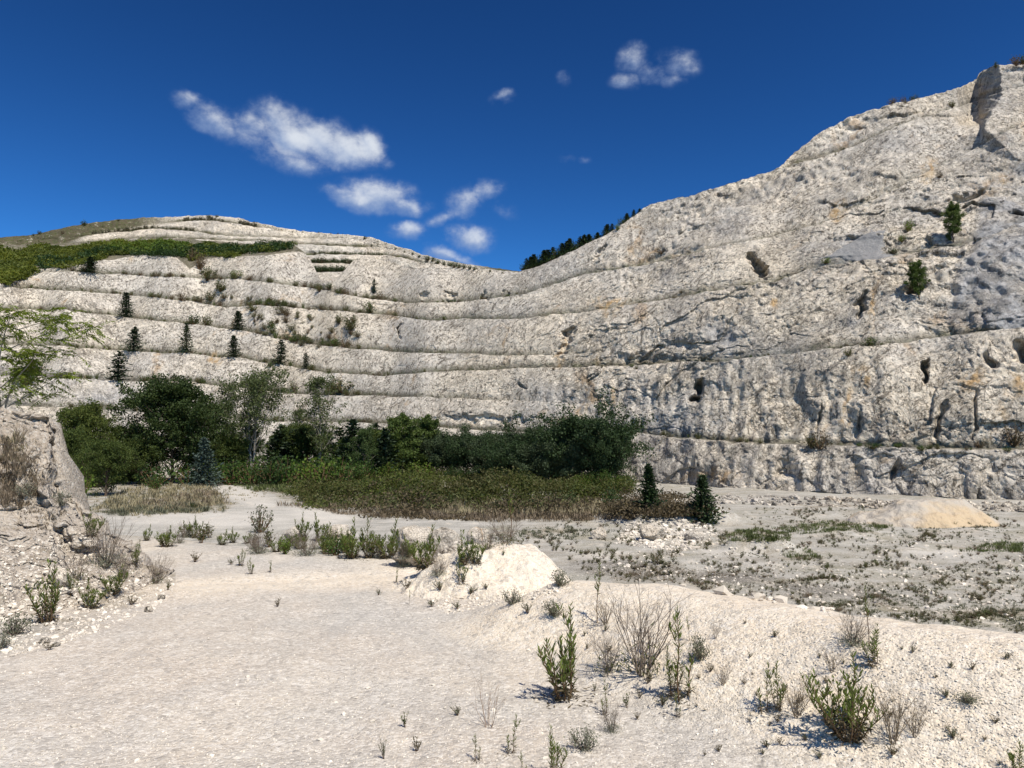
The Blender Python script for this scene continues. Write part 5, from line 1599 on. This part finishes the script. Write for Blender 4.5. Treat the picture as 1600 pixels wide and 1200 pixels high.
def sand_mat():
    m, n, b, out = new_mat('ochre_sand')
    P = n.new('ShaderNodeNewGeometry').outputs['Position']
    a = n.noise(P, .22, 4.0, .6); q = n.noise(P, 2.0, 5.0, .7)
    c = n.mix(n.step(a, .42, .60), (.46, .41, .34), (.53, .41, .265))
    c = n.mix(n.step(q, .55, .75, 0, .6), c, (.30, .25, .18))
    n.put(b.inputs['Base Color'], c); n.put(b.inputs['Normal'], n.bump(q, .8, .3))
    return m


h_ = hit(1470, 822)
if h_:
    heap('sand_heap', h_[0].x + .3, h_[0].y + 2.6, 5.4, 3.4, 1.6, sand_mat(), 'ochre and cream sand heap against the foot of the right face', 'heap', 8, 0, 0, 160)


def scree():
    """the smooth grey fan of chippings high on the right face"""
    rows_ = []
    n = 60
    for t in np.linspace(0, 1, n):
        y = 346 + (416 - 346) * t
        wob_ = float(perlin(np.array([[t * 6, 3.3, 0]]))[0]); xl = 1376 - (1376 - 1235) * t ** 1.15 + 7 * wob_; xr = 1386 + 12 * t + 4 * wob_
        rows_.append([(xl + (xr - xl) * k / 79, y - 8 * t * (k / 79)) for k in range(80)])
    V = []
    base = None
    for r_ in rows_:
        for (x, y) in r_:
            h = hit(x, y); V.append(tuple(h[0]) if h else (0, 90, 30))
    V = np.array(V).reshape(n, 80, 3)
    D = V[..., 1].copy()
    for _ in range(60):                        # smoothed land, standing a little proud of the rock
        Q = np.pad(D, 1, mode='edge'); D = (Q[1:-1, :-2] + Q[1:-1, 2:] + Q[:-2, 1:-1] + Q[2:, 1:-1]) / 4
    px = np.array([[p[0] for p in r_] for r_ in rows_]); py = np.array([[p[1] for p in r_] for r_ in rows_])
    k = np.linspace(0, 1, 80)[None, :]; t = np.linspace(0, 1, n)[:, None]
    edge = np.minimum(np.minimum(k, 1 - k) * 5, np.minimum(t * 4, (1 - t) * 5)); edge = np.clip(edge, 0, 1)
    D = D - .35 * edge + (1.3 + .9 * perlin(np.stack([px / 9, py / 7, 0 * px], -1).reshape(-1, 3)).reshape(px.shape)) * (1 - edge)
    V = at(px, py, D).reshape(-1, 3)
    V[:, 1] -= .12 * perlin(V / .8) + .06 * perlin(V / .3)
    m, nt, b, out = new_mat('grey_chippings')
    P = nt.new('ShaderNodeNewGeometry').outputs['Position']
    q = nt.noise(P, 3.5, 5.0, .75)
    nt.put(b.inputs['Base Color'], nt.mix(nt.step(q, .35, .68), (.20, .195, .19), (.29, .28, .265))); nt.put(b.inputs['Normal'], nt.bump(q, .6, .25))
    tag(link('scree_heap', mesh_np('scree_heap', V, grid_faces(n, 80), m, True)), 'smooth grey fan of chippings lying on the right face', 'scree')


scree()


def stones(name, n, poly, lo, hi, label, seed, tmpl=I0, mat=None):
    rng = np.random.RandomState(seed)
    q = sample_poly(poly, n, rng, False)
    pts = []
    for (x, y) in q:
        h = hit(x, y)
        if h and h[2] in ('ground', 'rock_bank'): pts.append(tuple(h[0]))
    P = np.array(pts); m = len(P); v, f = tmpl
    k = len(v)
    S = lo * (hi / lo) ** (rng.rand(m) ** 1.8)
    sc = S[:, None] * rng.uniform(.55, 1.2, (m, 3)) * np.array([1, 1, .7])
    V = v[None] * (1 + .28 * rng.normal(size=(m, k, 1))).clip(.5, 1.5) * sc[:, None, :]
    a = rng.rand(m) * 6.28; c, s = np.cos(a), np.sin(a)
    X = V[..., 0] * c[:, None] - V[..., 1] * s[:, None]; Y = V[..., 0] * s[:, None] + V[..., 1] * c[:, None]
    V = np.stack([X, Y, V[..., 2]], -1) + P[:, None, :] + np.array([0, 0, .15]) * S[:, None, None]
    Fc = (f[None] + (np.arange(m) * k)[:, None, None]).reshape(-1, 3)
    tag(link(name, mesh_np(name, V.reshape(-1, 3), Fc, mat or M_STONE, False)), label, 'gravel', None, 'stuff')


stones('gravel', 10000, [(0, 1200), (0, 1020), (120, 985), (260, 910), (620, 880), (760, 930), (900, 1000), (1250, 1150), (1400, 1200)], 0.0025, .0075, 'fine loose gravel on the pale track', 31)
stones('berm_gravel', 9000, [(760, 960), (860, 912), (1000, 914), (1200, 946), (1400, 982), (1600, 1002), (1600, 1200), (1380, 1200), (1100, 1110), (900, 1010)], .0024, .0085, 'coarse cream gravel on the berm at the right of the track', 32)
stones('mound_gravel', 2600, [(640, 920), (760, 860), (830, 850), (880, 880), (870, 930), (700, 960)], .005, .026, 'loose stones at the foot of the gravel mound', 33)
stones('bank_stones', 3000, [(0, 1030), (0, 860), (120, 830), (200, 890), (280, 905), (250, 950), (120, 1000)], .004, .030, 'rubble along the foot of the cut bank', 34)
stones('ledge_rubble', 700, [(960, 850), (985, 815), (1110, 815), (1130, 850), (1060, 862)], .05, .22, 'white rubble on the face of the low ledge', 35)

stones('face_rubble', 800, [(985, 775), (1100, 772), (1250, 778), (1400, 783), (1600, 786), (1600, 800), (1400, 796), (1100, 786), (990, 786)], .08, .55, 'broken white rock along the foot of the right face', 36, I0, M_CLIFF)
stones('floor_stones', 1500, [(900, 900), (1000, 850), (1200, 830), (1600, 840), (1600, 980), (1300, 960), (1050, 915)], .02, .12, 'scattered pale stones on the quarry floor', 37)
stones('track_stones', 140, [(0, 1200), (0, 1040), (260, 930), (620, 890), (760, 940), (900, 1010), (1250, 1150), (1300, 1200)], .008, .020, 'single larger stones lying on the track', 38)

bpy.context.view_layer.update(); DG = bpy.context.evaluated_depsgraph_get()

# --- plants along the track edge and in the foreground
FG = [  # proto, x, base y, height px, width factor, label, category
    (P_LEAFY[0], 884, 1092, 138, .95, 'bright leafy plant with tall straight stems standing alone on the grey gravel', 'plant'),
    (P_LEAFY[1], 1326, 1155, 128, .95, 'widest leafy plant with a dark brown foot on the gravel berm', 'plant'),
    (P_LEAFY[2], 1216, 1108, 66, 1.0, 'leafy plant with a pair of green tops left of the widest one', 'plant'),
    (P_LEAFY[3], 1194, 1112, 74, 1.0, 'thin brown-stemmed plant just left of the paired green tops', 'plant'),
    (P_LEAFY[2], 1366, 1040, 62, 1.1, 'small leafy plant near the berm top right of the dark bare bush', 'plant'),
    (P_STALK, 1359, 1012, 92, .8, 'single tall stalk with a green tip rising above the berm', 'plant'),
    (P_LEAFY[3], 1066, 1092, 136, .9, 'slender leafy plant right of the large bare bush', 'plant'),
    (P_LEAFY[2], 1052, 1085, 70, .9, 'short leafy plant at the foot of the slender one', 'plant'),
    (P_TWIG[0], 1004, 1052, 128, .95, 'large bare grey bush of fine twigs with a green foot', 'bush'),
    (P_TWIG[0], 950, 1050, 66, .9, 'smaller dry bush left of the large bare one', 'bush'),
    (P_TWIG[2], 1333, 1008, 56, .95, 'dark bare round bush on the crest of the berm', 'bush'),
    (P_TWIG[3], 764, 1136, 92, .85, 'pale pinkish bush of sparse dry twigs on the track', 'bush'),
    (P_LEAFY[3], 798, 1178, 58, 1.0, 'slim single-stemmed leafy plant below the pinkish twigs', 'plant'),
    (P_LEAFY[3], 745, 1188, 38, 1.2, 'short dark single plant left of the slim one', 'plant'),
    (P_WEED[2], 633, 1137, 24, .8, 'small upright weed alone on the track', 'weed'), (P_WEED[3], 650, 1174, 26, .8, 'brown upright weed on the track below the small one', 'weed'), (P_WEED[1], 600, 1186, 36, .4, 'thin dry stalk standing at the bottom of the track', 'weed'),
    (P_WEED[1], 715, 1118, 18, 1.3, 'low dark weed left of the pinkish twigs', 'weed'), (P_LEAFY[2], 866, 1215, 74, 1.0, 'bright leafy plant at the bottom edge', 'plant'), (P_LEAFY[3], 818, 1212, 34, 1.2, 'leafy shoot at the bottom edge left of the bright plant', 'plant'),
    (P_LEAFY[3], 946, 1116, 50, 1.0, 'slim dark-stemmed plant between the tall leafy one and the bare bush', 'plant'), (P_TWIG[2], 956, 1144, 46, .7, 'greyish twiggy tuft below the slim plant', 'bush'), (P_SILV[0], 912, 1172, 42, .9, 'low grey cushion shrub on the gravel', 'shrub'),
    (P_WEED[2], 980, 1106, 22, .9, 'small green weed left of the paired shoots', 'weed'), (P_LEAFY[3], 1060, 1120, 36, 1.1, 'small dark shoot below the slender leafy plant', 'plant'), (P_WEED[1], 1035, 1102, 24, 1.1, 'grey weed below the large bare bush', 'weed'),
    (P_STALK, 929, 972, 90, .9, 'tall dry stalk with a green tip on the berm, left of the bare bush', 'plant'), (P_TWIG[1], 946, 975, 46, .8, 'brown dry bush on the berm beside the tall dry stalk', 'bush'), (P_SILV[1], 866, 962, 30, .95, 'grey-green cushion shrub at the left end of the berm', 'shrub'),
    (P_SILV[0], 800, 944, 28, 1.0, 'grey cushion shrub at the foot of the gravel mound', 'shrub'), (P_SILV[1], 877, 915, 30, .9, 'grey-green cushion shrub at the right foot of the gravel mound', 'shrub'), (P_STALK, 1080, 1000, 36, 1.2, 'small green-tipped shoot on the berm right of the bare bush', 'plant'),
    (P_SILV[1], 1095, 1030, 44, .6, 'upright grey plant on the berm right of the bare bush', 'shrub'), (P_TWIG[1], 1130, 1070, 36, .8, 'low brown twigs right of the slender leafy plant', 'bush'), (P_TWIG[1], 1118, 998, 26, .6, 'thin dry twig tuft on the upper berm', 'bush'),
    (P_TWIG[1], 1245, 1120, 62, .8, 'dry brown bush between the paired tops and the widest plant', 'bush'), (P_TWIG[1], 1395, 1160, 90, .7, 'bare brown bush right behind the widest plant', 'bush'), (P_TWIG[1], 1300, 1050, 40, .8, 'dry low tuft under the dark bare bush', 'bush'), (P_TWIG[1], 1430, 1150, 56, .8, 'low brown twigs right of the widest leafy plant', 'bush'),
    (P_SILV[1], 1510, 1098, 20, 1.5, 'flat grey weed patch on the berm', 'shrub'), (P_WEED[1], 1480, 1090, 16, 1.5, 'small grey weed beside the flat patch', 'weed'), (P_LEAFY[2], 1592, 1215, 56, 1.1, 'leafy plant in the bottom right corner', 'plant'), (P_WEED[3], 1395, 1180, 22, 1.3, 'low dark weed at the bottom below the widest plant', 'weed'),
    (P_WEED[1], 1490, 1155, 22, 1.4, 'dry flat weed on the lower berm', 'weed'), (P_WEED[3], 1555, 1130, 14, 1.2, 'small brown weed right of the flat grey patch', 'weed'), (P_WEED[1], 1210, 995, 14, 1.2, 'tiny weed on the upper berm', 'weed'), (P_WEED[1], 1425, 1020, 16, .8, 'tiny dry weed near the berm top', 'weed'),
    # mound front
    (P_LEAFY[2], 720, 912, 42, 1.0, 'dark leafy plant on the front of the gravel mound', 'plant'), (P_WEED[1], 688, 922, 20, 1.1, 'grey weed left of the dark leafy plant on the mound', 'weed'), (P_WEED[1], 735, 928, 16, 1.3, 'grey weed low on the mound front', 'weed'), (P_WEED[3], 635, 920, 18, 1.1, 'brownish weed left of the mound', 'weed'),
    (P_LEAFY[3], 620, 910, 22, 1.2, 'small upright plant on the track left of the mound', 'plant'), (P_WEED[1], 675, 948, 16, 1.2, 'grey weed below the mound', 'weed'), (P_WEED[1], 715, 952, 15, 1.2, 'second grey weed below the mound', 'weed'), (P_WEED[1], 760, 920, 12, 1.2, 'small dark weed on the mound front', 'weed'), (P_STALK, 640, 945, 22, 1.0, 'thin stalk on the gravel below the mound', 'plant'), (P_WEED[1], 592, 930, 12, 1.1, 'tiny weed alone on the track', 'weed'), (P_WEED[1], 825, 958, 22, 1.0, 'dark weed between the mound and the berm', 'weed'), (P_WEED[2], 786, 868, 12, .9, 'tiny shoot near the top of the mound', 'weed'),
    # track edge
    (P_LEAFY[4], 664, 888, 66, .9, 'bright leafy plant in front of the boulders', 'plant'), (P_LEAFY[0], 724, 882, 52, .9, 'leafy upright plant at the left shoulder of the mound', 'plant'), (P_LEAFY[4], 742, 880, 46, .8, 'leafy plant above the mound shoulder', 'plant'), (P_TWIG[0], 790, 850, 42, 1.5, 'grey bare bush behind the gravel mound', 'bush'), (P_STALK, 803, 846, 78, 1.0, 'tall thin dry stalk behind the gravel mound', 'plant'), (P_TWIG[0], 762, 858, 36, 1.2, 'grey bare bush behind the left shoulder of the mound', 'bush'),
    (P_LEAFY[4], 606, 872, 58, .9, 'leafy plant left of the large white boulder', 'plant'), (P_LEAFY[0], 575, 872, 60, 1.0, 'dense leafy plant along the track edge', 'plant'), (P_LEAFY[4], 548, 872, 58, 1.0, 'leafy plant left of the dense one along the track edge', 'plant'), (P_SHR[3], 446, 866, 34, .7, 'round yellow-green shrub along the track edge', 'shrub'), (P_SHR[0], 524, 868, 36, .8, 'round green shrub along the track edge', 'shrub'),
    (P_TWIG[2], 480, 868, 38, 1.2, 'grey twiggy shrub between the round yellow-green and green ones', 'bush'), (P_TWIG[2], 630, 886, 36, .8, 'brown twiggy bush in front of the boulders', 'bush'), (P_TWIG[2], 685, 900, 36, 1.0, 'brown-grey bush on the slope before the cream boulder', 'bush'), (P_SHR[2], 407, 832, 56, .62, 'rounded airy shrub standing on the floor beyond the track edge', 'shrub'), (P_TWIG[2], 405, 865, 34, 1.3, 'grey twiggy shrub left along the track edge', 'bush'), (P_LEAFY[4], 500, 845, 42, .9, 'leafy plant behind the twiggy shrubs along the edge', 'plant'), (P_LEAFY[4], 472, 842, 40, .8, 'leafy plant in the second row along the edge', 'plant'),
    (P_LEAFY[2], 376, 884, 26, 1.1, 'small leafy plant on the pale shoulder of the track', 'plant'), (P_LEAFY[2], 392, 897, 24, 1.0, 'small leafy plant right below the other on the pale shoulder', 'plant'), (P_LEAFY[3], 422, 894, 18, 1.5, 'small dark plant at the right of the pale shoulder', 'plant'), (P_WEED[1], 362, 882, 12, 1.2, 'low weed on the pale shoulder', 'weed'), (P_WEED[3], 305, 878, 18, 1.2, 'brownish weed on the left of the pale shoulder', 'weed'), (P_WEED[3], 434, 948, 16, .8, 'brown tuft in the wash on the track', 'weed'),
    # bank foot
    (P_LEAFY[0], 74, 972, 92, .9, 'tall leafy plant at the foot of the cut bank', 'plant'), (P_LEAFY[4], 140, 950, 44, 1.0, 'low bright leafy plant at the foot of the bank', 'plant'), (P_LEAFY[4], 178, 928, 44, 1.0, 'dark leafy plant right of the bright one at the bank foot', 'plant'), (P_LEAFY[2], 112, 930, 40, 1.0, 'leafy plant behind the bright one on the bank foot', 'plant'), (P_SILV[1], 22, 992, 40, .9, 'grey-green cushion shrub at the left edge', 'shrub'), (P_SILV[0], 2, 1012, 26, 1.0, 'grey cushion shrub cut by the left edge', 'shrub'),
    (P_TWIG[2], 165, 885, 76, .75, 'fine grey-brown bush at the end of the bank', 'bush'), (P_TWIG[0], 190, 905, 60, .7, 'brown twiggy bush right of the fine grey one', 'bush'), (P_LEAFY[4], 142, 838, 44, .8, 'leafy plant on the nose of the bank', 'plant'), (P_LEAFY[2], 212, 885, 40, 1.0, 'dark leafy plant on the shoulder right of the bank', 'plant'), (P_TWIG[0], 120, 905, 52, .8, 'dark twiggy bush over the stone blocks', 'bush'),
    (P_TWIG[0], 243, 912, 46, .8, 'thin dry bush at the track side right of the bank', 'bush'), (P_WEED[0], 262, 922, 16, 1.0, 'small olive weed at the track side', 'weed'), (P_TWIG[1], 60, 775, 40, 1.0, 'withered brown bush on the ledge of the bank', 'bush'), (P_TWIG[1], 28, 745, 58, 1.0, 'large withered brown bush on the ledge of the bank', 'bush'), (P_SILV[0], 38, 775, 26, 1.0, 'grey shrub on the ledge of the bank', 'shrub'), (P_TWIG[1], 8, 792, 40, .9, 'dark dry bush at the left edge of the bank ledge', 'bush'), (P_SILV[0], 95, 790, 30, .7, 'grey shrub hanging on the rock nose of the bank', 'shrub'), (P_TWIG[1], 30, 690, 34, 1.0, 'withered bush under the crest of the bank', 'bush'),
    (P_WEED[3], 76, 1016, 14, 1.4, 'flat brown weed on the edge of the track', 'weed'), (P_WEED[3], 205, 945, 16, 1.4, 'brown weed on the rubble at the bank foot', 'weed'),
]
for (p, x, y, h, wx, lab, cat) in FG:
    plant(p, x, y, h, lab, cat, None, wx, .0)
for i in range(46):                               # the row of weeds between shoulder and floor
    x = RNG.uniform(215, 640); y = np.interp(x, [215, 300, 400, 640], [858, 848, 858, 872]) + RNG.uniform(-12, 3)
    k = RNG.choice([0, 1, 2])
    plant([P_WEED[0], P_TWIG[2], P_LEAFY[4]][k], x, y, RNG.uniform(18, 36), ['olive weed in the rank growth along the far edge of the track', 'twiggy tuft in the rank growth along the far edge of the track', 'leafy shoot in the rank growth along the far edge of the track'][k], ['weed', 'bush', 'plant'][k], 'rank growth along the track edge', RNG.uniform(.8, 1.3))
for i in range(60):                               # sparse seedlings on track and berm
    x, y = RNG.uniform(880, 1600), RNG.uniform(960, 1195)
    if y < np.interp(x, [880, 1000, 1600], [940, 950, 1030]): continue
    k = RNG.choice([1, 3])
    plant(P_WEED[k], x, y, RNG.uniform(6, 17), ['', 'tiny grey seedling on the gravel berm', '', 'tiny brown seedling on the gravel berm'][k], 'weed', 'seedlings on the gravel berm', RNG.uniform(.8, 1.4))


# --- the tree of heaven leaning in over the bank at the left edge
def feather_tree():
    h = hit(8, 655) or hit(8, 664)
    p0 = np.array(h[0]) + np.array([-.70, 1.0, -.30])
    s = p0[1] / F
    rng = np.random.RandomState(5)
    o = root('sumac_tree'); COL.objects.link(o); o.location = p0
    tag(o, 'overhanging tree with yellow-green feathery leaves at the left edge', 'tree')
    tr = MB(); lf = MB(); rc = MB()

    def loc(x, y, d=0.0):
        return np.array([(x - 8) * s, d, (668 - y) * s + .25])
    stems = [[(8, 672), (2, 640), (0, 590), (8, 550), (18, 520), (30, 500)], [(6, 670), (-12, 620), (-25, 560), (-30, 510)], [(10, 672), (12, 640), (30, 600), (58, 575), (72, 560)],
             [(8, 550), (30, 535), (62, 520), (92, 512), (118, 508)], [(2, 640), (18, 615), (30, 590), (32, 560)], [(12, 640), (40, 622), (66, 605), (88, 590)], [(18, 520), (40, 508), (66, 498)], [(-12, 620), (10, 600), (24, 585)]]
    tips = []
    for i, st in enumerate(stems):
        d = np.linspace(0, rng.uniform(-.5, .5), len(st))
        p = np.array([loc(x, y, dd) for (x, y), dd in zip(st, d)])
        q = np.linspace(0, 1, len(p)); qq = np.linspace(0, 1, 14)
        p = np.stack([np.interp(qq, q, p[:, k]) for k in range(3)], 1); p[1:-1] = (p[:-2] + p[1:-1] * 2 + p[2:]) / 4
        tr.tube(p, np.linspace((.017 if i < 3 else .009), .004, 14), 6)
        tips.append((p[-1], 9)); tips.append((p[-3], 5)); tips.append((p[-5], 3))
    extra = [(20, 505), (45, 500), (68, 497), (85, 502), (10, 515), (-10, 505), (105, 508), (125, 512), (115, 515), (62, 512), (35, 520), (50, 520), (20, 572), (36, 566), (60, 566), (75, 545), (82, 552), (22, 612), (44, 610), (15, 600), (62, 600), (0, 540), (10, 560), (50, 545), (5, 605), (30, 625)]
    for (x, y) in extra:
        tips.append((loc(x + rng.uniform(-8, 8), y + rng.uniform(-12, 12), rng.uniform(-.6, .6)), 6 if x < 60 else 4))
    for (c, n) in tips:
        for k in range(n):
            a = rng.rand() * 6.28; out = np.array([math.cos(a), math.sin(a), rng.uniform(-.5, .9)]); out /= np.linalg.norm(out)
            ln = rng.uniform(.22, .42)
            q = np.linspace(0, 1, 6)[:, None]
            p = c + out * ln * q - np.array([0, 0, .20 * ln]) * q ** 2 * rng.uniform(.8, 2.2)
            rc.tube(p, np.linspace(.0035, .0015, 6), 3)
            m = 11
            f = np.linspace(.16, 1, m)
            b = np.stack([np.interp(f, q[:, 0], p[:, j]) for j in range(3)], 1)
            side = unit(np.cross(out, np.array([0, 0, 1.0])))
            for sg in (-1, 1):
                d = unit(side * sg + out * .45 + np.array([0, 0, -.55]) + rng.normal(size=(m, 3)) * .22)
                u = unit(np.cross(d, np.array([0, 0, 1.0])) + rng.normal(size=(m, 3)) * .3)
                lf.leaves(b, d, u, .085 * (1.15 - .5 * f) * rng.uniform(.8, 1.2, m), np.full(m, .026))
    link('trunk', tr.mesh('trunk', M_PALE, True), o)
    link('foliage', lf.mesh('foliage', M_SUMAC), o)
    link('leaf_stalks', rc.mesh('leaf_stalks', M_OLIVE, True), o)


M_SUMAC = leaf_mat('sumac_leaves', [(.095, .14, .015), (.22, .26, .04), (.13, .17, .02)], .35)
feather_tree()
